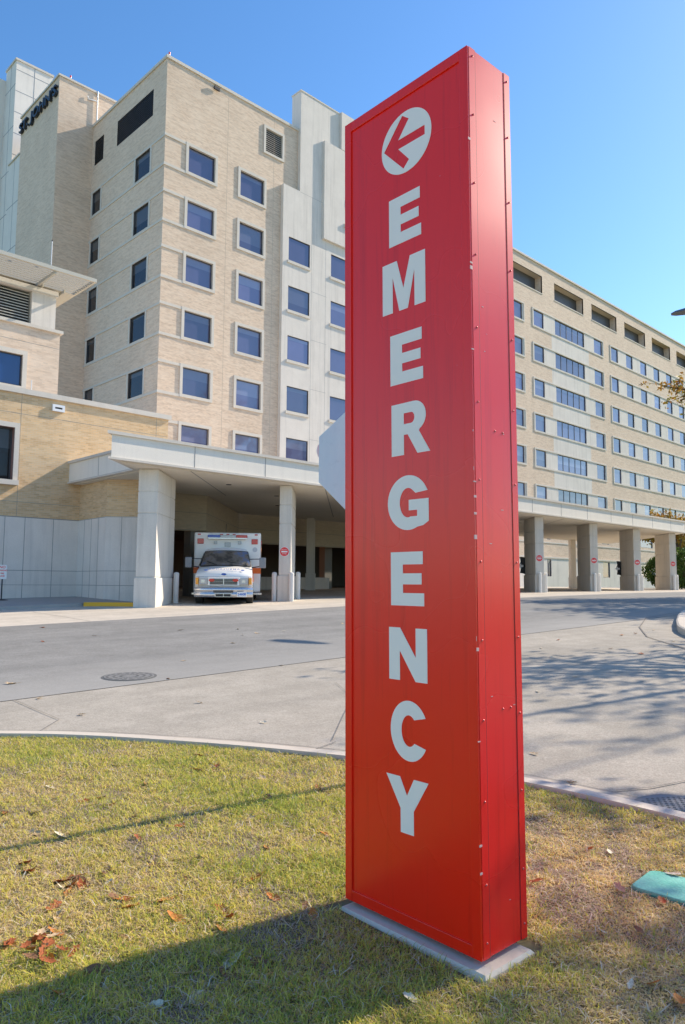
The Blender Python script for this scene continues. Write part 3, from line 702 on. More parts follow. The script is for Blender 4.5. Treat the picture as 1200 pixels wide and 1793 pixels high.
# ---- walls round the covered drive
dr = empty('covered_drive_walls', (20, 28, 1.0), 'tan headers and dark recessed bays under the left part of the canopy', 'building')
hd = brick_mat('header_brick', (.58, .48, .35), (.50, .42, .31), (.64, .55, .42), (.54, .46, .36), tint=.3)
HP = [(13.9, 26.7), (17.6, 26.3), (23.6, 32.2), (46, 32.2)]
f = MB()
for p, q in zip(HP[:-1], HP[1:]):
    d = Vector((q[0]-p[0], q[1]-p[1])).normalized(); s_ = Vector((-d.y, d.x))*.35
    f.prism([p, q, (q[0]+s_.x, q[1]+s_.y), (p[0]+s_.x, p[1]+s_.y)], 3.7, 5.25)
f.build('header', hd, dr)
f = MB()
for p, q in zip(HP[:-1], HP[1:]):
    d = Vector((q[0]-p[0], q[1]-p[1], 0)).normalized(); s_ = Vector((d.y, -d.x, 0))*.012
    for z in (3.72, 4.45):
        a, b = Vector((*p, z))+s_, Vector((*q, z))+s_; f.add([a, b, b+Vector((0, 0, .02)), a+Vector((0, 0, .02))], [(0, 1, 2, 3)])
f.build('header_joint', joint, dr)
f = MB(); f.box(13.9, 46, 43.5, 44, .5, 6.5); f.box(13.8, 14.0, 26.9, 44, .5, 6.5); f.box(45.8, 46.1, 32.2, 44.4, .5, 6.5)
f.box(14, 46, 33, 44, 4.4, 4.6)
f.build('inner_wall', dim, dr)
f = MB(); f.prism([(13.9, 27), (17.6, 26.7), (23.6, 32.5), (46, 32.5), (46.1, 44.6), (13.9, 44.6)], 5.95, 6.3); f.build('roof', trim, dr)
f = MB()
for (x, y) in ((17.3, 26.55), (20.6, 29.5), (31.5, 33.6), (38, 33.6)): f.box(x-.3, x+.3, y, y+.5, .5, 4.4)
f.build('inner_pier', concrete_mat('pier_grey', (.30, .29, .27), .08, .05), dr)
f = MB(); f.box(23.9, 31.2, 33.2, 33.4, .8, 1.9); f.build('low_wall', conc_g, dr)
for (a, b) in ((18.0, 20.3), (24.6, 26.8)):
    fo = MB(); fo.box(a, b, 35, 35.1, 1, 3.6); fo.build('glass_door', glass_d, dr)
ll = MB(); ll.box(29.6, 30.6, 35.9, 36.1, 3.55, 3.72); ll.build('lit_lamp', mat('lamp_glow', (.9, .4, .2), .5, emit=(1, .35, .12), es=6), dr)
# ================================================================== EMERGENCY SIGN
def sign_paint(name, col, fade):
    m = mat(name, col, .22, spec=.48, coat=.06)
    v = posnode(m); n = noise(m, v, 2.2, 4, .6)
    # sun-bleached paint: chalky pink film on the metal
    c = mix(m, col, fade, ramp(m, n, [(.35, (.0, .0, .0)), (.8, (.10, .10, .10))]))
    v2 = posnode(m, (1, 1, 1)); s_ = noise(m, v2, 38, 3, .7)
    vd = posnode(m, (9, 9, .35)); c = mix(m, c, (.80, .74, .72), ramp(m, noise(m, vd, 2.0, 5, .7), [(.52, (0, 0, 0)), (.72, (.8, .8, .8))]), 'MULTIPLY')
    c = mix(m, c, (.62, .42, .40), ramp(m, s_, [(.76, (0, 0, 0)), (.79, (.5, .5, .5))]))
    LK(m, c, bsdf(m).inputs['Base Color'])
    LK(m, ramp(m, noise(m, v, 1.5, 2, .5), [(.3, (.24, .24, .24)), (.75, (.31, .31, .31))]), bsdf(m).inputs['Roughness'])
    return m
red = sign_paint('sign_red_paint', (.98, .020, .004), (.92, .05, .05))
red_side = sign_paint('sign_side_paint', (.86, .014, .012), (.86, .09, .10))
YAW = 1.53482408-math.pi/2
sw, sdp, sh = .7877, .2974, 3.805
sg = empty('emergency_sign', (2.5334, 1.7954, .04), 'tall red pylon sign with a white circled arrow above white vertical letters', 'sign', YAW)
# local: wide face is the plane x=0 (facing -x), y from 0 (near edge) to sw; narrow face y=0 (facing -y)
sg.rotation_euler = (0.0, R(-.56), YAW)
Z0 = .09
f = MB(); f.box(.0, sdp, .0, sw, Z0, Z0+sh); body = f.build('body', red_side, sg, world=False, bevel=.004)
f = MB(); t_ = -.012   # raised retainer frame round the face, mitred
for (a, b, c, d) in ((0, .045, Z0, Z0+sh), (sw-.045, sw, Z0, Z0+sh)): f.box(t_, .0-.0005, a, b, c, d)
f.box(t_+.0004, -.0005, .045, sw-.045, Z0, Z0+.048); f.box(t_+.0004, -.0005, .045, sw-.045, Z0+sh-.05, Z0+sh)
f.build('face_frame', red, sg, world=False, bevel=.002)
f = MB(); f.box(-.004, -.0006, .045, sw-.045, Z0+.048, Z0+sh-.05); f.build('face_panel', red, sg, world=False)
f = MB()
for (a, b) in ((-.0005, .042), (sdp-.040, sdp+.0005)):
    f.box(a, b, -.0015, -.0002, Z0, Z0+sh+.001)
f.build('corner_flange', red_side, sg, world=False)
f = MB()
for xx in (.0425, sdp-.0445): f.box(xx, xx+.002, -.0012, -.0003, Z0+.002, Z0+sh-.002)
f.build('panel_seam', mat('dark_red_seam', (.14, .01, .015), .7), sg, world=False)
rvm = mat('rivet_red', (.6, .12, .12), .3, metal=.3); rv_z = [3.77, 3.50, 3.19, 2.87, 2.55, 2.23, 1.90, 1.56, 1.24, .92, .60, .28, .06]
rv = MB(); rv.tube([(0, .0005, 0), (0, -.0028, 0), (0, -.0042, 0)], [.0048, .0040, .001], 10); rv0 = rv.build('rivet', rvm, sg, world=False)
spots_ = [(xx, z) for z in rv_z for xx in (.024, sdp-.020)]+[(.14, 2.12), (.195, 2.12), (.16, .95), (.215, .95)]
for k, (xx, z) in enumerate(spots_):
    q_ = rv0 if k == 0 else rv0.copy()
    if k: COL.objects.link(q_)
    q_.location = (xx, .0 if xx in (.14, .195, .16, .215) else -.0015, Z0+z)
chipm = mat('chipped_paint', (.62, .42, .40), .7)
for k in range(26):      # chips of bare metal along the corner edge, scratches on the narrow side
    z = random.uniform(.1, 3.75); hgt = random.uniform(.004, .022)
    chips = MB()
    if k < 15: chips.box(-.0135, random.choice((-.012, .002)), -.0021, random.uniform(-.0012, .002), Z0+z, Z0+z+hgt)
    else:
        xx = random.uniform(.05, .24); chips.box(xx, xx+random.uniform(.002, .02), -.0007, -.0002, Z0+z, Z0+z+random.uniform(.0015, .004))
    chips.build('paint_chip', chipm, sg, world=False)
lwht = mat('sign_white', (.96, .90, .81), .6, spec=.12)
def sface(pts, name, th=.0012, x=-.0052, mt=lwht, holes=()):
    """flat cut-vinyl shape on the wide face; pts are (s from the near edge, z)"""
    c = bpy.data.curves.new(name, 'CURVE'); c.dimensions = '2D'; c.fill_mode = 'BOTH'; c.extrude = th/2
    for loop in [pts]+list(holes):
        s_ = c.splines.new('POLY'); s_.points.add(len(loop)-1)
        for p, q in zip(s_.points, loop): p.co = (-q[0], q[1], 0, 1)
        s_.use_cyclic_u = True
    t = bpy.data.objects.new(name, c); COL.objects.link(t)
    me = bpy.data.meshes.new_from_object(t.evaluated_get(bpy.context.evaluated_depsgraph_get())); COL.objects.unlink(t); bpy.data.objects.remove(t); bpy.data.curves.remove(c)
    me.materials.clear(); me.materials.append(mt); me.name = name
    me.transform(frameM((x, 0, Z0), (0, -1, 0), (0, 0, 1)))
    o = bpy.data.objects.new(name, me); link(o, sg); return o
n = 64; circ = [(.370+.158*math.cos(2*math.pi*k/n), 3.535+.150*math.sin(2*math.pi*k/n)) for k in range(n)]
arrow = [(.513, 3.540), (.392, 3.672), (.350, 3.640), (.418, 3.562), (.252, 3.562), (.252, 3.517), (.418, 3.517), (.350, 3.440), (.386, 3.408)]
sface(circ, 'arrow_disc', holes=[arrow])
def arc(cx_, cz_, rx, rz, a0, a1, n=18): return [(cx_+rx*math.cos(R(a0+(a1-a0)*k/n)), cz_+rz*math.sin(R(a0+(a1-a0)*k/n))) for k in range(n+1)]
# letters in unit box: u to the reader's right 0..w, v 0..1
def put(pts, sL, sR, z0, z1, wdt): return [(sL+(sR-sL)*u_/wdt, z0+(z1-z0)*v) for u_, v in pts]
LT = {}
LT['E'] = ([(0, 0), (1, 0), (1, .235), (.37, .235), (.37, .395), (.93, .395), (.93, .60), (.37, .60), (.37, .765), (.97, .765), (.97, 1), (0, 1)], [])
LT['M'] = ([(0, 0), (.245, 0), (.245, .70), (.40, 0), (.60, 0), (.755, .70), (.755, 0), (1, 0), (1, 1), (.655, 1), (.50, .42), (.345, 1), (0, 1)], [])
LT['N'] = ([(0, 0), (.29, 0), (.29, .56), (.70, 0), (1, 0), (1, 1), (.71, 1), (.71, .45), (.30, 1), (0, 1)], [])
LT['Y'] = ([(.345, 0), (.655, 0), (.655, .43), (1, 1), (.665, 1), (.50, .68), (.335, 1), (0, 1), (.345, .43)], [])
rr = [(.58, 1)]+arc(.60, .71, .30, .29, 80, -62, 14)+[(.72, .42), (1.0, 0), (.68, 0), (.43, .385), (.33, .385), (.33, 0), (0, 0), (0, 1)]
LT['R'] = (rr, [[(.33, .80)]+arc(.52, .695, .09, .105, 90, -90, 8)+[(.33, .59)]])
g = arc(.50, .5, .50, .52, 28, 332, 40)
cc = [(.5+.5*math.cos(R(a)), .5+.52*math.sin(R(a))) for a in np.linspace(24, 336, 44)]
ci = [(.5+.20*math.cos(R(a)), .5+.27*math.sin(R(a))) for a in np.linspace(320, 40, 30)]
LT['C'] = ([(.5+.5*math.cos(R(a)), .5+.52*math.sin(R(a))) for a in np.linspace(30, 330, 44)]+[(.5+.205*math.cos(R(a)), .5+.27*math.sin(R(a))) for a in np.linspace(312, 48, 30)], [])
gg = [(.97, .70)]+[(.5+.5*math.cos(R(a)), .5+.52*math.sin(R(a))) for a in np.linspace(38, 296, 38)]+[(.86, .055), (.99, .13), (.99, .55), (.52, .55), (.52, .35), (.72, .35), (.72, .235)]+[(.5+.20*math.cos(R(a)), .5+.28*math.sin(R(a))) for a in np.linspace(288, 62, 28)]+[(.685, .67)]
LT['G'] = (gg, [])
LP = [('E', .482, .280, 3.052, 3.283), ('M', .527, .258, 2.730, 2.975), ('E', .479, .277, 2.383, 2.621), ('R', .474, .240, 2.050, 2.290), ('G', .501, .250, 1.712, 1.950), ('E', .484, .284, 1.370, 1.610), ('N', .498, .270, 1.040, 1.272), ('C', .491, .268, .700, .950), ('Y', .520, .270, .385, .622)]
for ch, sL, sR, z0, z1 in LP:
    o_, h = LT[ch]; sface(put(o_, sL, sR, z0, z1, 1.0), 'letter', holes=[put(q, sL, sR, z0, z1, 1.0) for q in h])
slabm = concrete_mat('sign_base_concrete', (.80, .70, .56), .25, .0, 45)
slab = MB()
bx0, bx1, by0, by1 = -.058, sdp-.03, -.055, sw-.005
slab.add([(bx0-.015, by0-.015, -.12), (bx1+.02, by0-.015, -.12), (bx1+.02, by1+.015, -.12), (bx0-.015, by1+.015, -.12), (bx0, by0, .055), (bx1, by0, .055), (bx1, by1, .055), (bx0, by1, .055), (bx0+.012, by0+.012, .068), (bx1-.012, by0+.012, .068), (bx1-.012, by1-.012, .068), (bx0+.012, by1-.012, .068)],
         [(0, 1, 5, 4), (1, 2, 6, 5), (2, 3, 7, 6), (3, 0, 4, 7), (4, 5, 9, 8), (5, 6, 10, 9), (6, 7, 11, 10), (7, 4, 8, 11), (8, 9, 10, 11)])
slab.build('concrete_base', slabm, sg, world=False)
f = MB(); f.box(.03, sdp-.03, .03, sw-.03, .05, Z0+.01); f.build('foot', mat('rusty_foot', (.12, .07, .05), .9), sg, world=False)

# ================================================================== STOP SIGN seen from behind
stx, sty = FH[0]*5.62+RH[0]*.235, FH[1]*5.62+RH[1]*.235
ss = empty('road_sign', (stx, sty, gz(stx, sty)), 'back of an octagonal metal road sign half hidden behind the red pylon sign', 'road sign', AZ-math.pi/2+R(8))
def octo(rad): return [(rad*math.cos(R(22.5+45*k)), rad*math.sin(R(22.5+45*k))) for k in range(8)]
zst = 2.53-gz(stx, sty)
smet = mat('aluminium_sign_back', (.30, .37, .42), .6, metal=.15)
v_ = posnode(smet, (3, 3, .5)); v2_ = posnode(smet)
c_ = ramp(smet, noise(smet, v_, 3, 5, .7), [(.35, (.58, .82, .86)), (.7, (.66, .88, .90))]); c_ = mix(smet, c_, (.75, .78, .8), ramp(smet, noise(smet, v2_, 14, 4, .8), [(.55, (0, 0, 0)), (.75, (.35, .35, .35))]), 'MULTIPLY'); LK(smet, c_, bsdf(smet).inputs['Base Color'])
f = MB(); f.extr(octo(.455), (0, 0, zst), (1, 0, 0), (0, 0, 1), (0, .0025, 0), 0); f.build('back_plate', smet, ss, world=False)
f = MB(); f.extr(octo(.452), (0, .0032, zst), (1, 0, 0), (0, 0, 1), (0, .001, 0), 0); f.extr(octo(.43), (0, .0045, zst), (1, 0, 0), (0, 0, 1), (0, .0006, 0), 1); f.build('face', [white, redp], ss, world=False)
text_mesh('sign_text', 'STOP', .36, white, frameM((0, .0062, zst), (-1, 0, 0), (0, 0, 1)), ss, extrude=.0005, offset=.012)
pst = mat('galvanised_post', (.35, .36, .36), .5, metal=.5)
f = MB(); f.tube([(0, -.04, -.2), (0, -.04, zst+.42)], .033, 10); f.build('post', pst, ss, world=False)
f = MB(); [f.tube([(0, -.075, zst+q), (0, .006, zst+q)], .009, 8) for q in (-.25, .25)]; f.build('bolt', pst, ss, world=False)

# ================================================================== ROUND DO-NOT-ENTER SIGNS
names = {1: 'on the pillar just right of the ambulance', 4: 'on the nearest pillar right of the red pylon sign', 5: 'on the second pillar right of the red pylon sign', 6: 'on the third pillar right of the red pylon sign', 7: 'on the farthest pillar at the canopy end'}
dne = None
for i in (1, 4, 5, 6, 7):
    x, y, wd, dp = PX[i]; wx, wy = loc2w(x, y, -.02, -.012); zz = gz(x, y)+1.82
    if dne is None:
        dne = empty('do_not_enter_sign', (wx, wy, zz), '', 'sign', RZ, 'round red do not enter signs on the pillars')
        f = MB(); f.disc((0, 0, 0), (0, -1, 0), .185, .006, 32); f.build('rim', white, dne, world=False)
        f = MB(); f.disc((0, -.0065, 0), (0, -1, 0), .165, .003, 32); f.build('disc', redp, dne, world=False)
        f = MB(); f.box(-.115, .115, -.012, -.0097, -.026, .026); f.build('bar', white, dne, world=False)
        text_mesh('sign_text', 'DO NOT', .058, white, frameM((0, -.0105, .075), (1, 0, 0), (0, 0, 1)), dne, .0006, .0)
        text_mesh('sign_text', 'ENTER', .058, white, frameM((0, -.0105, -.08), (1, 0, 0), (0, 0, 1)), dne, .0006, .0); o = dne
    else: o = copy_tree(dne); o.location = (wx, wy, zz)
    o['label'] = 'round red do not enter sign '+names[i]
# dark arrow boards on the side of two pillars
bp = None
for i, nm in ((4, 'beside the pillar at the right edge of the red pylon sign'), (6, 'on the left side of the third pillar right of the red pylon sign')):
    x, y, wd, dp = PX[i]; wx, wy = loc2w(x, y, -.36, 2.2); zz = gz(x, y)+1.0
    if bp is None:
        bp = empty('arrow_board', (wx, wy, zz), '', 'sign', RZ, 'black arrow boards by the pillars')
        f = MB(); f.extr([(-.16, .05), (-.05, .05), (.12, 0), (.12, .92), (-.02, .96), (-.16, .96), (-.12, .7), (-.2, .5), (-.12, .3)], (0, 0, 0), (1, 0, 0), (0, 0, 1), (0, .05, 0)); f.build('board', black, bp, world=False)
        f = MB(); f.extr([(-.30, .45), (-.1, .30), (-.1, .39), (.02, .39), (.02, .51), (-.1, .51), (-.1, .60)], (0, -.012, 0), (1, 0, 0), (0, 0, 1), (0, .01, 0)); f.build('arrow', white, bp, world=False)
        f = MB(); f.box(.0, .16, .0, .04, .4, .5); f.build('bracket', black, bp, world=False); o = bp
    else: o = copy_tree(bp); o.location = (wx, wy, zz)
    o['label'] = 'arrow board '+nm

# ================================================================== NO PARKING sign
nx, ny = FH[0]*25.2+RH[0]*(-11.5), FH[1]*25.2+RH[1]*(-11.5)
npk = empty('no_parking_sign', (nx, ny, gz(nx, ny)+.05), 'small white no parking sign on a dark stand at the left edge', 'sign', AZ-math.pi/2+R(14))
f = MB(); f.tube([(0, 0, 0), (0, 0, .06), (0, 0, .09)], [.26, .22, .05], 20); f.build('base', black, npk, world=False)
f = MB(); f.tube([(0, 0, .08), (0, 0, 1.22)], .022, 8); f.build('pole', black, npk, world=False)
f = MB(); f.box(-.14, .14, -.03, -.022, .76, 1.24); f.build('plate', white, npk, world=False, bevel=.004)
for tx, zz, sz in (('NO', 1.16, .12), ('PARKING', 1.05, .075), ('FIRE', .95, .06), ('LANE', .86, .06)): text_mesh('sign_text', tx, sz, redp, frameM((0, -.032, zz), (1, 0, 0), (0, 0, 1)), npk, .0006, .002)

# ================================================================== AMBULANCE
ax_, ay_ = FH[0]*25.1+RH[0]*(-3.99), FH[1]*25.1+RH[1]*(-3.99)
amb = empty('ambulance', (ax_, ay_, gz(ax_, ay_)-.02), 'white box ambulance with orange stripe and light bar, parked under the canopy facing out', 'ambulance', AZ-math.pi/2+R(6))
aw = mat('ambulance_white', (.93, .90, .85), .28, coat=.3); orange = mat('orange_stripe', (.85, .17, .02), .35)
chrome = mat('chrome', (.60, .60, .62), .22, metal=.75); mgrey = mat('mirror_grey', (.22, .23, .25), .35); rub = mat('tyre_rubber', (.02, .02, .02), .8); lensr = mat('red_lens', (.55, .01, .015), .15, coat=.5)
lensa = mat('amber_lens', (.85, .35, .03), .2, coat=.5); lensw = mat('clear_lens', (.42, .43, .45), .1, coat=.6); lensb = mat('blue_lens', (.01, .06, .40), .15, coat=.5); blue_t = mat('blue_lettering', (.06, .16, .50), .5)
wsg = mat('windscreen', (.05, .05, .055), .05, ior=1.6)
_v = posnode(wsg); LK(wsg, ramp(wsg, noise(wsg, _v, 2.2, 3, .6), [(.35, (.05, .05, .05)), (.5, (.17, .15, .13)), (.65, (.10, .16, .30))]), bsdf(wsg).inputs['Base Color'])  # brown and blue reflections painted into the glass colour
def L(mb_, nm, mt, par=None, **k): return mb_.build(nm, mt, par or amb, world=False, **k)
# cab: side profile lofted across with narrowing greenhouse
prof = [(.10, .36, .96), (.06, .60, .97), (.05, .94, .96), (.14, 1.08, .95), (.45, 1.20, .94), (.92, 1.29, .93), (1.02, 1.31, .92), (1.52, 1.86, .77), (1.66, 1.96, .70), (2.0, 2.0, .70), (2.35, 2.0, .70), (2.35, 1.31, .93), (2.35, .36, .97)]
f = MB(); n = len(prof); nx_ = [-1, -.85, -.5, 0, .5, .85, 1]
vs = []
for (y, z, hw) in prof:
    for k, q in enumerate(nx_):
        crown = (1-q*q); front = 1 if y < 1.1 else .5
        vs.append((q*hw, y+(q*q*q*q)*.16*front*(1 if z > .3 else 0) if y < 1.7 else y, z+(.035*crown if z > 1.05 and y < 2.3 else 0)-(.03*q**6 if z > 1 else 0)))
m_ = len(nx_)
f.add(vs, [(i*m_+k, i*m_+k+1, (i+1)*m_+k+1, (i+1)*m_+k) for i in range(n-1) for k in range(m_-1)], 0, True)
for k in (0, m_-1): f.add([vs[i*m_+k] for i in range(n)], [tuple(range(n))])
cab = L(f, 'cab', aw)
# windscreen laid on the slanted glass plane
def onslant(u_, t):   # t 0 bottom..1 top
    y = 1.02+(1.52-1.02)*t; z = 1.31+(1.86-1.31)*t; hw = .90+(.76-.90)*t
    return (u_*hw, y+(u_**4)*.13-.013, z+.035*(1-u_*u_)+.012)
f = MB(); us_ = np.linspace(-.97, .97, 13); ts_ = np.linspace(.05, .97, 5)
vs = [onslant(u_, t) for t in ts_ for u_ in us_]
f.add(vs, [(i*13+k, i*13+k+1, (i+1)*13+k+1, (i+1)*13+k) for i in range(4) for k in range(12)], 0, True)
ws = L(f, 'windscreen', wsg)
f = MB(); f.tube([tuple(Vector(onslant(-.35, .06))+Vector((0, -.01, .01))), tuple(Vector(onslant(-.75, .28))+Vector((0, -.015, .015)))], .012, 5); L(f, 'wiper', black, ws)
f = MB(); f.tube([tuple(Vector(onslant(.85, .06))+Vector((0, -.01, .01))), tuple(Vector(onslant(.05, .26))+Vector((0, -.015, .015)))], .012, 5); L(f, 'wiper', black, ws)
f = MB()
for s_ in (-1, 1): f.add([(s_*.945, 1.25, 1.36), (s_*.945, 2.2, 1.36), (s_*.80, 2.2, 1.84), (s_*.805, 1.66, 1.84)], [(0, 1, 2, 3)])
L(f, 'side_window', wsg)
for s_ in (-1, 1):
    f = MB(); f.add([(s_*.975, .45, .80), (s_*.975, 2.33, .80), (s_*.945, 2.33, 1.27), (s_*.945, 1.0, 1.27), (s_*.962, .75, 1.12)], [(0, 1, 2, 3, 4)]); L(f, 'cab_stripe', orange)
# grille, lamps
f = MB(); f.box(-.53, .53, .005, .06, .645, .945); L(f, 'grille_surround', aw, bevel=.03)
f = MB(); f.box(-.46, .46, -.004, .05, .70, .895); gr = L(f, 'grille', black)
f = MB(); [f.box(-.46, .46, -.012, -.003, z, z+.009) for z in (.745, .797, .849)]; f.box(-.014, .014, -.014, -.003, .70, .895); L(f, 'grille_bar', chrome, gr)
for s_ in (-1, 1):
    f = MB(); f.disc((s_*.40, -.014, .845), (0, -1, 0), .05, .02, 20, rx=.10); L(f, 'grille_light', lensr)
    f = MB(); f.box(s_*.68-.14, s_*.68+.14, .0, .08, .70, .92); hl = L(f, 'headlight', lensw, bevel=.02)
    f = MB(); f.box(s_*.68-.07, s_*.68+.05, -.006, .0, .76, .86); L(f, 'reflector', chrome, hl)
    f = MB(); f.box(s_*.885-.055, s_*.885+.055, .04, .14, .70, .93); L(f, 'indicator', lensa, bevel=.015)
f = MB(); f.disc((0, .015, 1.045), (0, -1, .2), .032, .012, 24, rx=.078); emb = L(f, 'emblem', mat('emblem_blue', (.02, .07, .35), .2)); 
f = MB(); f.disc((0, .02, 1.044), (0, -1, .2), .040, .010, 24, rx=.088); L(f, 'emblem_rim', chrome, emb)
# bumper
f = MB()
bz = [(-.06, .28), (-.10, .33), (-.10, .43), (-.055, .45), (-.10, .47), (-.115, .52), (-.10, .60), (-.02, .62)]
us_ = np.linspace(-1, 1, 15); vs = []
for u_ in us_:
    for (y, z) in bz: vs.append((u_*.985, y+.16*abs(u_)**5, z))
k_ = len(bz); f.add(vs, [(i*k_+j, i*k_+j+1, (i+1)*k_+j+1, (i+1)*k_+j) for i in range(14) for j in range(k_-1)], 0, True)
bumper = L(f, 'bumper', chrome)
f = MB(); f.box(-.33, .33, -.125, -.05, .455, .50); f.box(-.27, .27, -.13, -.05, .30, .395); L(f, 'air_slot', black, bumper)
f = MB()
for q in (-.27, 0, .25): f.box(q, q+.02, -.14, -.125, .29, .40)
f.box(-.29, .29, -.14, -.12, .385, .405); f.box(-.29, .29, -.14, -.12, .285, .30); L(f, 'slot_trim', chrome, bumper)
f = MB(); f.box(.46, .78, -.135, -.11, .29, .46); pl = L(f, 'number_plate', white, bevel=.005)
text_mesh('plate_text', '24608', .11, blue_t, frameM((.62, -.1365, .375), (1, 0, 0), (0, 0, 1)), pl, .0006, .004)
f = MB()
for s_ in (-1, 1): f.box(s_*.7-.2, s_*.7+.2, .2, 1.6, .30, .5)
f.box(-.9, .9, .25, 6.2, .28, .42); L(f, 'underbody', black)
for (x, y) in ((-.86, .92), (.86, .92), (-.92, 4.9), (.92, 4.9)):
    f = MB(); pr_ = [(.26, -.12), (.37, -.12), (.39, -.09), (.39, .09), (.37, .12), (.26, .12)]; K = 28; vs = []
    for k in range(K):
        a = 2*math.pi*k/K
        for (r_, t) in pr_: vs.append((x+t, y+r_*math.cos(a), .385+r_*math.sin(a)))
    f.add(vs, [(k*6+j, k*6+(j+1) % 6, ((k+1) % K)*6+(j+1) % 6, ((k+1) % K)*6+j) for k in range(K) for j in range(6)], 0, True)
    ty = L(f, 'tyre', rub); f = MB(); f.disc((x-.09, y, .385), (1, 0, 0), .26, .18, 20); L(f, 'rim', chrome, ty)
f = MB(); f.box(-.93, .93, -.004, .004, .955, .964); f.box(-.93, .93, -.004, .004, .655, .663)
for s_ in (-1, 1): f.box(s_*.83-.004, s_*.83+.004, .03, .06, .66, .96)
L(f, 'panel_gap', black, cab)
f = MB(); vs = [onslant(u_, t) for t in (-.02, .05) for u_ in np.linspace(-.97, .97, 13)]; f.add(vs, [(k, k+1, 13+k+1, 13+k) for k in range(12)]); L(f, 'cowl', black, cab)
f = MB()
for s_ in (-1, 1): f.tube([onslant(s_*.99, t) for t in (0, .5, 1)], .014, 5)
f.tube([onslant(u_, 1.0) for u_ in np.linspace(-.98, .98, 9)], .012, 5); L(f, 'windscreen_seal', black, ws)
# hood writing, mirrored as on the real vehicle
text_mesh('hood_lettering', 'AMBULANCE', .135, blue_t, frameM((0, .30, 1.222), (-1, 0, 0), (0, .93, .36)), amb, .002, .001, 1.45)
def star(cx_, nm='medical_star'):
    f = MB()
    for a in (0, 60, 120):
        c, s_ = math.cos(R(a)), math.sin(R(a)); w_, h_ = .018, .062
        f.extr([(c*p-s_*q, s_*p+c*q) for p, q in ((-w_, -h_), (w_, -h_), (w_, h_), (-w_, h_))], (cx_, .27, 1.185+a*.00001), (1, 0, 0), (0, .93, .36), (0, -.0003*a/60, .003+.001*a/60))
    L(f, nm, blue_t)
star(-.62); star(.62)
# box body
bx, by, bt, bb = 1.22, 2.25, 2.60, .42
f = MB(); f.box(-bx, bx, by, by+4.1, bb, bt); box_ = L(f, 'box_body', aw, bevel=.05)
f = MB(); f.box(-bx-.004, bx+.004, by-.004, by+4.105, 1.10, 1.31); st_ = L(f, 'body_stripe', orange)
f = MB(); f.box(bx-.3, bx+.05, by-.03, by+.6, .32, .40); f.box(-bx-.05, -bx+.3, by-.03, by+.6, .32, .40); L(f, 'step', chrome, bevel=.01)
for s_ in (-1, 1):
    f = MB(); f.box(s_*.985-.115, s_*.985+.115, by-.05, by+.0, 2.18, 2.37); L(f, 'warning_light', lensr, bevel=.012)
    f = MB(); f.box(s_*bx-.03, s_*bx+.03, by+.3, by+.5, 2.18, 2.34); L(f, 'side_light', lensr)
    f = MB(); f.box(s_*.44-.06, s_*.44+.06, by-.10, by, 2.17, 2.28); L(f, 'flood_light', lensw, bevel=.01)
for q in (-1.04, -.23, 0, .23, 1.04): f = MB(); f.box(q-.055, q+.055, by-.03, by, 2.505, 2.55); L(f, 'marker_light', lensr)
f = MB(); f.box(-.11, .11, by-.03, by, 2.08, 2.24); nb = L(f, 'badge', lensw, bevel=.01)
f = MB(); f.box(-.70, .70, by-.24, by-.06, 2.36, 2.40); lb = L(f, 'light_bar', chrome)
for a, b, mt in ((-.72, -.27, lensb), (-.26, .30, lensw), (.31, .72, lensr)): f = MB(); f.box(a, b, by-.25, by-.05, 2.40, 2.50); L(f, 'light_bar_lens', mt, lb, bevel=.02)
for s_ in (-1, 1):
    f = MB(); f.box(s_*1.29-.115, s_*1.29+.115, 1.0, 1.10, 1.28, 1.65); mr = L(f, 'mirror', mgrey, bevel=.025)
    f = MB(); f.tube([(s_*.93, 1.2, 1.30), (s_*1.2, 1.07, 1.34)], .02, 6); f.tube([(s_*.85, 1.3, 1.6), (s_*1.2, 1.07, 1.6)], .015, 6); L(f, 'mirror_arm', black, mr)
f = MB(); f.disc((1.0, by-.002, 1.98), (0, -1, 0), .09, .004, 20); L(f, 'round_cap', mat('grey_cap', (.6, .6, .62), .5))

# ================================================================== STREET LAMP
lx, ly = 22.7, 8.43
sl = empty('street_lamp', (24.5, 2.9, gz(24.5, 2.9)), 'grey street lamp head reaching in at the right edge against the sky', 'street lamp')
lampm = mat('lamp_grey', (.16, .16, .17), .4, metal=.4)
zl = 9.85; zg = sl.location.z
f = MB(); f.tube([(24.5, 2.9, zg), (24.5, 2.9, zl-.2)], [.09, .06], 10); f.build('post', lampm, sl)
f = MB(); f.tube([(24.5, 2.9, zl-.5), (24.3, 3.5, zl-.1), (23.9, 4.8, zl), (23.2, 7.1, zl+.06)], .035, 8); f.build('arm', lampm, sl)
f = MB(); K = 10; vs = []; d_ = Vector((lx-24.3, ly-3.6, 0)).normalized(); s_ = Vector((-d_.y, d_.x, 0)); c0 = Vector((lx, ly, zl))-d_*.35
prh = [(-.55, .05, .05), (-.3, .14, .10), (0, .20, .14), (.35, .22, .13), (.62, .17, .09), (.75, .08, .04)]
for (t, wd, hh) in prh:
    for k in range(K): a = math.pi*k/(K-1); vs.append(c0+d_*t+s_*(wd*math.cos(a))+Vector((0, 0, hh*math.sin(a))))
f.add(vs, [(i*K+k, i*K+k+1, (i+1)*K+k+1, (i+1)*K+k) for i in range(5) for k in range(K-1)], 0, True)
f.add([vs[i*K] for i in range(6)]+[vs[i*K+K-1] for i in reversed(range(6))], [tuple(range(12))])
hd_ = f.build('lamp_head', lampm, sl)
f = MB(); f.disc(tuple(c0+d_*.15+Vector((0, 0, -.002))), (0, 0, -1), .15, .07, 20); f.build('lamp_glass', mat('lamp_glass', (.55, .52, .42), .2), hd_)

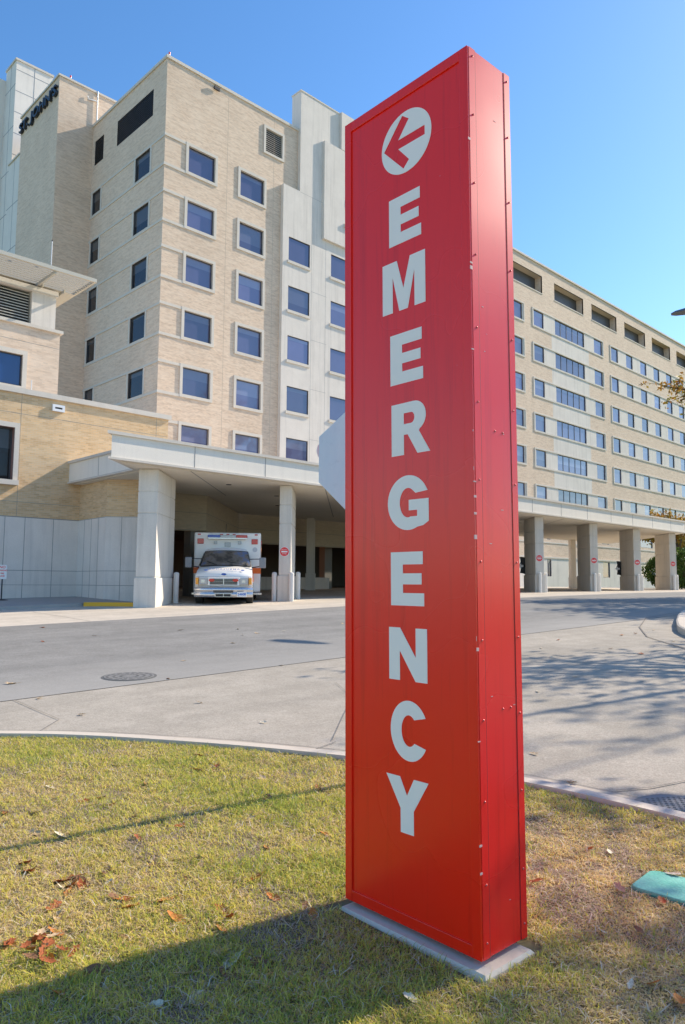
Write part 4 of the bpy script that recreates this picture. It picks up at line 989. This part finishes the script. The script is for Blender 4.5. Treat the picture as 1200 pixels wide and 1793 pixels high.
# ================================================================== UTILITY LID, MANHOLE, GRATE
def dirt(m, base, scale, contrast):
    v = posnode(m); LK(m, ramp(m, noise(m, v, scale, 4, .7), [(.3, tuple(c*(1-contrast) for c in base)), (.7, tuple(min(1, c*(1+contrast*.5)) for c in base))]), bsdf(m).inputs['Base Color'])
lidm = mat('teal_plastic', (.06, .36, .27), .5, spec=.4); 
v_ = posnode(lidm); vo_ = N(lidm, 'ShaderNodeTexVoronoi', feature='DISTANCE_TO_EDGE'); vo_.inputs['Scale'].default_value = 38; LK(lidm, v_, vo_.inputs['Vector'])
c_ = ramp(lidm, noise(lidm, v_, 5, 5, .7), [(.3, (.09, .44, .33)), (.75, (.24, .60, .48))])
c_ = mix(lidm, c_, (.55, .6, .6), ramp(lidm, vo_.outputs['Distance'], [(0, (1, 1, 1)), (.035, (0, 0, 0))]), 'MULTIPLY'); LK(lidm, c_, bsdf(lidm).inputs['Base Color']); bump(lidm, vo_.outputs['Distance'], .4, .004)
lid = empty('utility_box_lid', (3.85, 1.50, gz(3.85, 1.5)+.042), 'teal green plastic utility box lid lying flush in the grass at the right', 'lid', R(3))
def rrect(w_, h_, r_, n=6):
    out = []
    for cx_, cy_, a0 in ((w_-r_, h_-r_, 0), (-w_+r_, h_-r_, 90), (-w_+r_, -h_+r_, 180), (w_-r_, -h_+r_, 270)):
        out += [(cx_+r_*math.cos(R(a0+90*k/n)), cy_+r_*math.sin(R(a0+90*k/n))) for k in range(n+1)]
    return out
f = MB(); f.prism(rrect(.15, .25, .05), -.08, .014); f.build('cover', lidm, lid, world=False, bevel=.006)
f = MB(); f.prism(rrect(.158, .258, .055), -.09, .0); f.build('rim', mat('teal_rim', (.05, .28, .22), .6), lid, world=False)
iron = mat('cast_iron', (.22, .215, .205), .75); dirt(iron, (.22, .215, .205), 60, .35)
mh = empty('manhole_cover', (5.13, 9.45, gz(5.13, 9.45)), 'round cast iron manhole cover in the grey asphalt left of the sign', 'manhole cover')
f = MB(); f.disc((0, 0, .006), (-.026, -.026, 1), .37, .004, 40); f.build('rim', mat('iron_rim', (.12, .12, .115), .8), mh, world=False)
f = MB(); f.disc((0, 0, .011), (-.026, -.026, 1), .335, .004, 40); mhc = f.build('cover', iron, mh, world=False)
f = MB()
for r_ in (.1, .19, .28):
    for k in range(18):
        a0, a1 = R(20*k+2), R(20*k+15)
        vs = [(r_*math.cos(a0), r_*math.sin(a0)), ((r_+.03)*math.cos(a0), (r_+.03)*math.sin(a0)), ((r_+.03)*math.cos(a1), (r_+.03)*math.sin(a1)), (r_*math.cos(a1), r_*math.sin(a1))]
        f.add([(x, y, .0165+.026*(x+y)) for x, y in vs], [(0, 1, 2, 3)])
f.build('raised_pattern', mat('iron_dark', (.10, .10, .095), .7), mhc, world=False)
gx, gy = 5.16, 2.02; gt = empty('storm_drain_grate', (gx, gy, gz(gx, gy)+.004), 'round cast iron storm drain grate against the kerb at the right edge', 'drain grate')
f = MB(); f.disc((0, 0, .004), (-.026, -.026, 1), .35, .004, 44); f.build('rim', mat('iron_ring', (.22, .205, .19), .8), gt, world=False)
f = MB(); f.disc((0, 0, .009), (-.026, -.026, 1), .325, .003, 44); gc = f.build('cover', mat('iron_face', (.21, .205, .21), .65, metal=.2), gt, world=False)
f = MB()
for i in range(-9, 10):
    for j in range(-7, 8):
        x, y = i*.034, j*.044+(i % 2)*.022
        if x*x+y*y < .083: f.add([(x+px_, y+py_, .0135+.026*(x+px_+y+py_)) for px_, py_ in ((-.011, -.009), (.011, -.009), (.011, .009), (-.011, .009))], [(0, 1, 2, 3)])
f.build('slots', black, gc, world=False)

# ================================================================== TREES
bark = mat('bark', (.12, .09, .065), .9, spec=.1)
def leaf_mat(name, cols):
    m = mat(name, cols[0], .6, spec=.3)
    g = N(m, 'ShaderNodeNewGeometry'); c = ramp(m, g.outputs['Random Per Island'], [(i/(len(cols)-1) if len(cols) > 1 else 0, c) for i, c in enumerate(cols)])
    LK(m, c, bsdf(m).inputs['Base Color'])
    tr = N(m, 'ShaderNodeBsdfTranslucent'); LK(m, c, tr.inputs[0]); ms = N(m, 'ShaderNodeMixShader'); ms.inputs[0].default_value = .35
    LK(m, bsdf(m).outputs[0], ms.inputs[1]); LK(m, tr.outputs[0], ms.inputs[2]); LK(m, ms.outputs[0], m.node_tree.nodes['Material Output'].inputs[0]); return m
autumn = leaf_mat('autumn_leaves', [(.42, .20, .03), (.50, .30, .06), (.30, .12, .02), (.45, .36, .08), (.22, .20, .04)])
greenl = leaf_mat('green_leaves', [(.05, .11, .02), (.10, .17, .03), (.03, .08, .015), (.16, .20, .04)])
olive = leaf_mat('olive_leaves', [(.12, .14, .03), (.22, .17, .04), (.07, .10, .02), (.30, .18, .04)])
def tree(x, y, H, rad, lm, label, leaves=9000, seed=1, leaf=.09, levels=5, spread=1.0, trunk_r=.22, clear=.3, group=None, extra=None, twig=None):
    rg = random.Random(seed); z0 = gz(x, y); rootz = z0-.1
    e = empty('tree', (x, y, z0), label, 'tree', group=group)
    f = MB(); tips = []
    def grow(p, d, L_, r_, lev):
        n = 4; pts = [p]; q = p.copy(); dd = d.copy()
        for k in range(n):
            dd = (dd+Vector((rg.gauss(0, .13), rg.gauss(0, .13), rg.gauss(0, .08)+.03))).normalized(); q = q+dd*(L_/n); pts.append(q.copy())
        f.tube(pts, [r_*(1-.45*k/n) for k in range(n+1)], 6 if lev < 2 else (5 if lev < 3 else 3), cap=False)
        if lev >= levels: tips.append((pts[2], dd)); tips.append((pts[-1], dd)); return
        if lev >= levels-2: tips.append((pts[2], dd)); tips.append((pts[-1], dd))
        for k in range(rg.choice((3, 3, 4)) if lev else 6):
            t = rg.uniform(.35, 1.0) if k else 1.0; b = pts[min(n, max(1, int(round(t*n))))]
            ax = Vector((rg.gauss(0, 1), rg.gauss(0, 1), rg.gauss(0, .35))).normalized()
            nd = (dd*(.75 if k else 1.2)+ax*(.85*spread if k else .3)).normalized()
            if nd.z < -.1: nd.z *= .2
            grow(b, nd.normalized(), L_*rg.uniform(.58, .8), r_*rg.uniform(.42, .6), lev+1)
    th = H*clear; f.tube([(x, y, rootz), (x+.03, y, z0+.25), (x, y+.05, z0+th*.6), (x, y, z0+th)], [trunk_r*1.5, trunk_r*1.05, trunk_r*.92, trunk_r*.85], 10, cap=False)
    grow(Vector((x, y, z0+th*.9)), Vector((0, 0, 1)), H*.28, trunk_r*.85, 0)
    if extra:
        for (p, d, L_, r_) in extra: grow(Vector(p), Vector(d).normalized(), L_, r_, 2)
    tl = None
    if twig:
        f.tube(twig, [.09, .055, .035, .012], 6); tw = [Vector(t) for t in twig]; tl = []
        for k in range(26):
            t = rg.uniform(.0, 1.0); a = tw[2].lerp(tw[3], t) if k < 18 else tw[1].lerp(tw[2], .4+.6*t); d = Vector((rg.gauss(0, 1), rg.gauss(0, 1), rg.gauss(.1, .7))).normalized()
            b = a+d*rg.uniform(.15, .42)*(1.25-.6*t); c2 = b+(d+Vector((rg.gauss(0, .5), rg.gauss(0, .5), rg.gauss(0, .5))))*.18; f.tube([a, b, c2], [.011, .007, .003], 3, cap=False); tl += [tuple(b), tuple(c2), tuple(a.lerp(b, .6))]
        tl = np.array(tl)
    f.build('trunk', bark, e)
    T = np.array([tuple(t[0]) for t in tips]); c = np.array([x, y, z0+H*.62])
    ns = np.random.RandomState(seed); idx = ns.randint(0, len(T), leaves)
    C_ = T[idx]+ns.normal(0, rad*.055, (leaves, 3))
    if tl is not None:
        C2 = tl[ns.randint(0, len(tl), 900)]+ns.normal(0, .055, (900, 3)); leafmesh('leafy_branch', C2, .045, lm, e, ns)
        e2 = np.array([x, y, 0.0]); away = (C_[:, 0]*RH[0]+C_[:, 1]*RH[1])/(C_[:, 0]*FH[0]+C_[:, 1]*FH[1]) > .50; C_ = C_[away]
    leafmesh('crown', C_, leaf, lm, e, ns); return e
def leafmesh(name, C_, size, lm, parent, ns):
    n = len(C_); a = ns.normal(size=(n, 3)); a /= np.linalg.norm(a, axis=1)[:, None]; b = np.cross(a, ns.normal(size=(n, 3))); b /= np.linalg.norm(b, axis=1)[:, None]
    s_ = size*ns.uniform(.6, 1.3, (n, 1)); off = np.array(parent.location)
    V = np.stack([C_-a*s_, C_+b*s_*.55, C_+a*s_, C_-b*s_*.55], 1).reshape(-1, 3)-off
    return npmesh(name, V, np.arange(4*n).reshape(-1, 4), lm, parent)
def npmesh(name, V, Fq, m, parent=None):
    me = bpy.data.meshes.new(name); nv = len(V); nf, k = Fq.shape
    me.vertices.add(nv); me.vertices.foreach_set('co', np.ascontiguousarray(V, dtype=np.float32).ravel())
    me.loops.add(nf*k); me.loops.foreach_set('vertex_index', Fq.astype(np.int32).ravel()); me.polygons.add(nf)
    me.polygons.foreach_set('loop_start', np.arange(0, nf*k, k, dtype=np.int32)); me.update(calc_edges=True); me.validate()
    for q in (m if isinstance(m, (list, tuple)) else [m]): me.materials.append(q)
    o = bpy.data.objects.new(name, me); link(o, parent); return o
# trees standing right of the frame (one branch reaches in; their shadows fall on the drive)
tree(20.9, 0.6, 12.5, 5.2, autumn, 'tree with thinning rust autumn leaves, one leafy branch reaching in at the right edge', 1500, 3, .10, 4, 1.05, .30, .27, group=None,
     extra=[], twig=((20.9, .6, 4.6), (17.9, 4.2, 5.5), (16.5, 5.55, 5.65), (15.35, 6.12, 5.7)))
tree(14.6, -3.0, 10.0, 3.6, autumn, 'near autumn tree out of frame at the right, dappling the lawn', 3800, 63, .08, 4, 1.0, .16, .3)
tree(63, -9, 34, 9, autumn, 'very tall golden tree far right of the frame, mirrored in the lowest windows', 5000, 51, .32, 4, .9, .4, .2)
tree(76, -10, 35, 9, olive, 'tallest tree far right of the frame, behind the mirrored one', 6000, 57, .32, 4, .9, .4, .2)
tree(47.0, 6.3, 17, 7, olive, 'tall olive and russet tree beyond the right edge, casting shade on the far drive', 14000, 12, .16, 4, .9, .32, .2, group=None)
tree(38.5, 3.6, 15.5, 6.5, olive, 'broad olive tree beyond the right edge between two others', 11000, 21, .15, 4, .95, .3, .2)
# trees and shrubs past the end of the canopy
tree(78, 30.5, 9.5, 4, autumn, 'golden tree past the right end of the canopy', 9000, 31, .16, 4, .8, .2, .2)
tree(72, 25.0, 7.0, 3.5, olive, 'smaller yellow green tree past the right end of the canopy', 8000, 37, .14, 4, .8, .16, .12)
tree(92, 36.0, 9.0, 4.5, autumn, 'far golden tree before the long wing', 8000, 41, .18, 4, .8, .2, .2)
def shrub(x, y, rad, h, label, seed):
    e = empty('shrub', (x, y, gz(x, y)), label, 'shrub'); ns = np.random.RandomState(seed); n = 5200
    d = ns.normal(size=(n, 3)); d /= np.linalg.norm(d, axis=1)[:, None]; rr_ = ns.uniform(.55, 1, (n, 1))**.5
    lump = 1+.25*np.sin(d[:, :1]*5+seed)*np.cos(d[:, 1:2]*4)
    C_ = d*rr_*lump*np.array([rad, rad, h*.5])+np.array([x, y, gz(x, y)+h*.5]); leafmesh('foliage', C_, .11, greenl, e, ns)
    f = MB(); [f.tube([(x, y, gz(x, y)-.1), (x+q*.3, y+.1, gz(x, y)+h*.6)], .03, 5) for q in (-1, 0, 1)]; f.build('stem', bark, e)
shrub(60.5, 23.3, 1.6, 3.3, 'rounded green shrub just past the last canopy pillar', 5)
shrub(64.5, 26.5, 1.7, 3.0, 'second green shrub behind the one by the last pillar', 9)

# ================================================================== GRASS
def inpoly(px_, py_, poly):
    ins = np.zeros(len(px_), bool); j = len(poly)-1
    for i in range(len(poly)):
        xi, yi = poly[i]; xj, yj = poly[j]; c = ((yi > py_) != (yj > py_)) & (px_ < (xj-xi)*(py_-yi)/(yj-yi+1e-12)+xi); ins ^= c; j = i
    return ins
def snoise(x, y, s_, seed):
    rs = np.random.RandomState(seed); out = np.zeros_like(x)
    for k in range(5):
        a = rs.uniform(0, 2*np.pi); fq = s_*(1.0+.7*k); out += np.sin((x*np.cos(a)+y*np.sin(a))*fq+rs.uniform(0, 6)+1.3*np.sin((x*np.sin(a)-y*np.cos(a))*fq*.6+rs.uniform(0, 6)))/(1+.4*k)
    return out/2.6
ns = np.random.RandomState(11)
NB = 520000
Fd = 1.75+(8.2-1.75)*ns.uniform(0, 1, NB)**1.15; Ld = ns.uniform(-.56, .56, NB)*Fd
# the lawn carries on, thinner sown, to both sides of what the photograph shows
NS_ = 520000; F2_ = ns.uniform(-.5, 9.0, NS_); L2_ = ns.uniform(-6.5, 5.5, NS_); side_ = abs(L2_) > .56*np.maximum(F2_, 1.75)
Fd = np.concatenate([Fd, F2_[side_]]); Ld = np.concatenate([Ld, L2_[side_]])
X = Fd*FH[0]+Ld*RH[0]; Y = Fd*FH[1]+Ld*RH[1]
LAWN_IN = offset_line(CURB, -.02)+[(-14, -12)]
ok = inpoly(X, Y, LAWN_IN)
# keep clear of slab and lid
c_, s_ = math.cos(YAW), math.sin(YAW); lx_ = (X-2.5334)*c_+(Y-1.7954)*s_; ly_ = -(X-2.5334)*s_+(Y-1.7954)*c_
ok &= ~((lx_ > -.085) & (lx_ < sdp+.06) & (ly_ > -.06) & (ly_ < sw+.06))
c_, s_ = math.cos(R(3)), math.sin(R(3)); ax1 = (X-3.85)*c_+(Y-1.50)*s_; ay1 = -(X-3.85)*s_+(Y-1.50)*c_
ok &= ~((abs(ax1) < .155) & (abs(ay1) < .252))
bare = snoise(X, Y, 3.1, 4)+.5*snoise(X, Y, 9, 8)
X, Y, bare = X[ok], Y[ok], bare[ok]; n = len(X)
lowf = snoise(X, Y, 1.7, 2)*.65+snoise(X, Y, 5.5, 3)*.45
rnd = ns.uniform(0, 1, n); dead = (bare > .55)
pstraw = np.clip(.54+.40*lowf+.45*np.exp(-((X-3.75)**2+(Y-2.1)**2)/.35)+.35*np.exp(-((X-3.0)**2+(Y-1.1)**2)/.3), .10, .95); straw = rnd < pstraw
kind_ = np.where(straw, 1, 0); kind_ = np.where(straw & (dead | (ns.uniform(0, 1, n) < .22)), 2, kind_); kind_ = np.where(~straw & (ns.uniform(0, 1, n) < np.clip(.25-.5*lowf, .05, .7)), 3, kind_)
keep = ns.uniform(0, 1, n) > np.clip((bare-.45)*.8, 0, .62)
X, Y, straw, kind_, dead, lowf = X[keep], Y[keep], straw[keep], kind_[keep], dead[keep], lowf[keep]; n = len(X)
clump = snoise(X, Y, 17, 21)
hgt = np.where(straw, ns.uniform(.008, .026, n), ns.uniform(.012, .036, n))*(1+.35*clump-.25*lowf); hgt *= np.where(ns.uniform(0, 1, n) > .97, 1.7, 1); hgt = np.maximum(hgt, .006)
az_ = ns.uniform(0, 2*np.pi, n); lean = np.where(straw, ns.uniform(.7, 3.2, n), ns.uniform(.3, 1.9, n))*hgt
flat_ = ns.uniform(0, 1, n) > .988          # long dry blades lying on the turf
kind_ = np.where(flat_, 4, kind_); hgt = np.where(flat_, ns.uniform(.008, .03, n), hgt); lean = np.where(flat_, ns.uniform(.04, .085, n), lean)
wd_ = ns.uniform(.0010, .0023, n)*(1+.15*np.hypot(X, Y)/3)
Zg = terr(X, Y)+.032
dx, dy = np.cos(az_), np.sin(az_); bend = ns.normal(0, .25, n); sxn, syn = -dy, dx
base = np.stack([X, Y, Zg], 1); base[:, 2] += np.where(flat_, .012, 0)
mid = base+np.stack([dx*lean*.4+sxn*bend*lean*.5, dy*lean*.4+syn*bend*lean*.5, hgt*.7], 1); tip = base+np.stack([dx*lean, dy*lean, hgt*np.where(straw | flat_, .7, 1)], 1)
sd_ = np.stack([sxn*wd_, syn*wd_, np.zeros(n)], 1)
V = np.stack([base-sd_, base+sd_, mid+sd_*.8, mid-sd_*.8, tip], 1)
Q1 = np.arange(n)[:, None]*5
quads = Q1+np.array([[0, 1, 2, 3]]); tris = Q1+np.array([[3, 2, 4]])
def grassmat(name, cols):
    m = mat(name, cols[0], .8, spec=.08); g = N(m, 'ShaderNodeNewGeometry')
    c = ramp(m, g.outputs['Random Per Island'], [(i/(len(cols)-1), c) for i, c in enumerate(cols)])
    LK(m, c, bsdf(m).inputs['Base Color'])
    tr = N(m, 'ShaderNodeBsdfTranslucent'); LK(m, c, tr.inputs[0]); ms = N(m, 'ShaderNodeMixShader'); ms.inputs[0].default_value = .45
    LK(m, bsdf(m).outputs[0], ms.inputs[1]); LK(m, tr.outputs[0], ms.inputs[2]); LK(m, ms.outputs[0], m.node_tree.nodes['Material Output'].inputs[0]); return m
gms = [grassmat('grass_yellow_green', [(.68, .62, .10), (.84, .74, .16), (.58, .56, .10), (.92, .78, .26)]),
       grassmat('grass_straw', [(.88, .68, .32), (.92, .78, .48), (.76, .56, .28), (.86, .70, .28)]),
       grassmat('grass_dead', [(.60, .47, .36), (.72, .60, .50), (.46, .35, .26), (.66, .52, .34)]),
       grassmat('grass_green', [(.38, .46, .09), (.50, .56, .12), (.30, .38, .09), (.58, .60, .14)]),
       grassmat('grass_long_dry', [(.86, .80, .66), (.80, .68, .48), (.90, .84, .74), (.60, .48, .36)])]
me = bpy.data.meshes.new('grass'); VV = V.reshape(-1, 3)
me.vertices.add(len(VV)); me.vertices.foreach_set('co', VV.astype(np.float32).ravel())
li = np.concatenate([quads.ravel(), tris.ravel()]).astype(np.int32); me.loops.add(len(li)); me.loops.foreach_set('vertex_index', li)
me.polygons.add(2*n); me.polygons.foreach_set('loop_start', np.concatenate([np.arange(n)*4, 4*n+np.arange(n)*3]).astype(np.int32))
for q in gms: me.materials.append(q)
me.polygons.foreach_set('material_index', np.concatenate([kind_, kind_]).astype(np.int32))
me.update(calc_edges=True); go = bpy.data.objects.new('grass', me); link(go)
tag(go, 'short patchy autumn lawn, green mixed with dry straw', 'grass', kind='stuff')

# ================================================================== FALLEN LEAVES
dry = [mat('dry_leaf_'+nm, c, .7, spec=.3) for nm, c in (('rust', (.36, .10, .03)), ('brown', (.24, .12, .06)), ('orange', (.55, .20, .04)), ('tan', (.55, .40, .24)), ('pale', (.68, .60, .45)))]
for m in dry:
    b0 = tuple(bsdf(m).inputs['Base Color'].default_value[:3]); dirt(m, b0, 90, .35)
def leaf_mesh(seed, lobes=3):
    rg = random.Random(seed); pts = []
    K = 22
    for k in range(K):
        a = 2*math.pi*k/K; lob = .62+.38*abs(math.cos(a*lobes/1.0+rg.uniform(-.1, .1)))**.8; r_ = (1.0 if abs(math.cos(a)) > .5 else .72)*lob*rg.uniform(.86, 1.1)
        pts.append((r_*math.cos(a), r_*.68*math.sin(a)))
    curl = rg.uniform(.2, .75); tw = rg.uniform(-.4, .4)
    f = MB(); zf = lambda x, y: curl*(y*y)*1.1+tw*x*y+.22*curl*x*x+rg.uniform(-.03, .03)
    vs = [(x, y, zf(x, y)) for x, y in pts]+[(x*.5, y*.5, zf(x*.5, y*.5)) for x, y in pts]+[(0, 0, 0)]
    fs = [(k, (k+1) % K, K+(k+1) % K, K+k) for k in range(K)]+[(K+k, K+(k+1) % K, 2*K) for k in range(K)]
    f.add(vs, fs, 0, False); f.tube([(-1.0, 0, .22*curl), (-1.5, .1, .3*curl)], [.035, .02], 4); return f
protos = []
for k in range(10):
    o = leaf_mesh(100+k, random.choice((2, 3, 4))).build('fallen_leaf', dry[k % 5]); protos.append((o, k % 5))
cnm = ['rust red', 'brown', 'orange', 'tan', 'pale cream']
leafn = 0; used = set()
def put_leaf(x, y, size, ci, where, grp, dz=.03, tilt=.5):
    size *= .8 if 'drift' in grp else (.85 if 'right' in grp and 'lawn' in grp else 1.25); dz += .012 if 'drive' not in grp else -.018; tilt = tilt*.55
    ch = [q for q in range(10) if protos[q][1] == ci]; k = random.choice(ch); o = protos[k][0]
    if k in used: o = o.copy(); COL.objects.link(o)
    used.add(k); o.parent = None
    o.location = (x, y, gz(x, y)+dz); o.scale = (size,)*3; o.rotation_euler = (random.gauss(0, tilt), random.gauss(0, tilt), random.uniform(0, 6.28))
    o['label'] = '%s fallen leaf %s' % (cnm[ci], where); o['category'] = 'fallen leaf'; o['group'] = '%s fallen leaves %s' % (cnm[ci], grp)
def unproj(px_, py_):
    d = r2*(px_-600)-u2*(py_-896.5)+fw*1298.216; t = 0.6/1298.
    for it in range(4000):
        P = Vector((0, 0, 1.6))+d*t
        if P.z < gz(P.x, P.y)+.04: return P
        t *= 1.004
    return P
# measured leaves on the lawn (photo pixels turned into ground points)
spots = [(380, 1345, .045, 0), (350, 1350, .04, 2), (372, 1352, .05, 1), (462, 1367, .055, 3), (350, 1325, .04, 2), (240, 1331, .03, 4), (48, 1355, .04, 4), (145, 1405, .045, 0), (178, 1398, .04, 0), (193, 1412, .04, 2), (60, 1462, .05, 3), (107, 1463, .04, 4),
         (243, 1470, .04, 0), (310, 1480, .04, 3), (50, 1528, .05, 0), (115, 1543, .05, 0), (125, 1552, .05, 2), (145, 1555, .045, 0), (140, 1545, .05, 1), (120, 1563, .04, 2), (185, 1525, .05, 1), (95, 1590, .045, 0), (97, 1612, .04, 3),
         (268, 1600, .045, 1), (310, 1610, .045, 2), (388, 1598, .045, 0), (402, 1610, .05, 0), (387, 1630, .04, 2), (288, 1578, .035, 2), (505, 1508, .045, 1), (498, 1535, .04, 1), (98, 1636, .05, 2),
         (180, 1710, .055, 1), (165, 1752, .045, 3), (107, 1745, .04, 2), (390, 1670, .045, 3), (405, 1688, .05, 4), (460, 1695, .05, 1), (402, 1710, .05, 1), (332, 1708, .035, 3), (537, 1746, .035, 4), (268, 1764, .035, 4), (345, 1750, .03, 4), (60, 1425, .05, 3), (10, 1425, .04, 0), (100, 1400, .035, 4),
         (430, 1365, .04, 1), (558, 1382, .04, 2), (470, 1398, .04, 1), (255, 1375, .035, 0), (205, 1575, .04, 1), (220, 1645, .035, 1), (330, 1540, .03, 1)]
for px_, py_, s_, ci in spots:
    P = unproj(px_, py_); put_leaf(P.x, P.y, s_*random.uniform(.8, 1.15), ci, 'on the %s lawn left of the red sign' % ('shaded near' if py_ > 1640 else 'sunny'), 'on the lawn left of the sign')
for k in range(26):
    px_, py_ = random.uniform(5, 590), random.uniform(1315, 1640); P = unproj(px_, py_)
    put_leaf(P.x, P.y, random.uniform(.025, .042), random.choice((0, 1, 3, 3, 4, 2)), 'on the sunny lawn left of the red sign', 'on the lawn left of the sign')
for k in range(30):     # the drift at the left edge
    px_, py_ = random.gauss(40, 36), random.gauss(1666, 16); P = unproj(px_, py_)
    ci = random.choice((0, 0, 2, 1, 3)); put_leaf(P.x, P.y, random.uniform(.03, .05), ci, 'in the leaf drift at the left edge', 'in the drift at the left edge', .03+random.uniform(0, .03), .7)
for px_, py_, s_, ci in ((938, 1550, .045, 0), (1032, 1493, .035, 2), (1068, 1497, .04, 4), (1180, 1538, .045, 4), (1085, 1562, .045, 3), (1155, 1448, .04, 1), (1060, 1424, .03, 1), (1145, 1730, .035, 2), (1105, 1734, .03, 4), (1160, 1584, .04, 0), (965, 1432, .04, 3), (978, 1690, .03, 4), (930, 1737, .03, 4), (1120, 1638, .035, 1), (720, 1757, .045, 4), (1055, 1640, .03, 4), (1190, 1760, .05, 2)):
    P = unproj(px_, py_); put_leaf(P.x, P.y, s_, ci, 'on the grass at the foot or right of the red sign', 'on the lawn right of the sign', .045)
for px_, py_, s_, ci in ((20, 1194, .07, 3), (70, 1218, .05, 3), (143, 1247, .04, 3), (178, 1286, .045, 1), (340, 1297, .05, 3), (350, 1226, .035, 3), (462, 1260, .04, 4), (460, 1309, .035, 4), (295, 1185, .04, 1), (408, 1124, .05, 3), (316, 1101, .06, 3), (417, 1100, .05, 4), (425, 1110, .04, 4), (496, 1103, .06, 4), (322, 1154, .045, 3), (165, 1111, .05, 3), (75, 1121, .05, 0), (75, 1097, .06, 0), (493, 1162, .03, 3), (450, 1107, .05, 3),
                         (978, 1118, .05, 0), (948, 1132, .045, 4), (1113, 1107, .06, 0), (1123, 1142, .07, 0), (1008, 1181, .04, 3), (1002, 1364, .045, 3), (936, 1314, .04, 3), (942, 1206, .04, 4), (965, 1148, .045, 4), (1089, 1110, .06, 2), (1145, 1101, .05, 3), (1180, 1120, .06, 4), (1070, 1133, .05, 1), (600, 1090, .05, 3), (1055, 1405, .03, 1), (1182, 1170, .04, 1)):
    P = unproj(px_, py_); put_leaf(P.x, P.y, s_*.9, ci, 'lying flat on the drive %s' % ('left of the red sign' if px_ < 620 else 'right of the red sign'), 'on the drive', .03, .25)
for k, (o, _) in enumerate(protos):
    if k not in used: bpy.data.objects.remove(o)
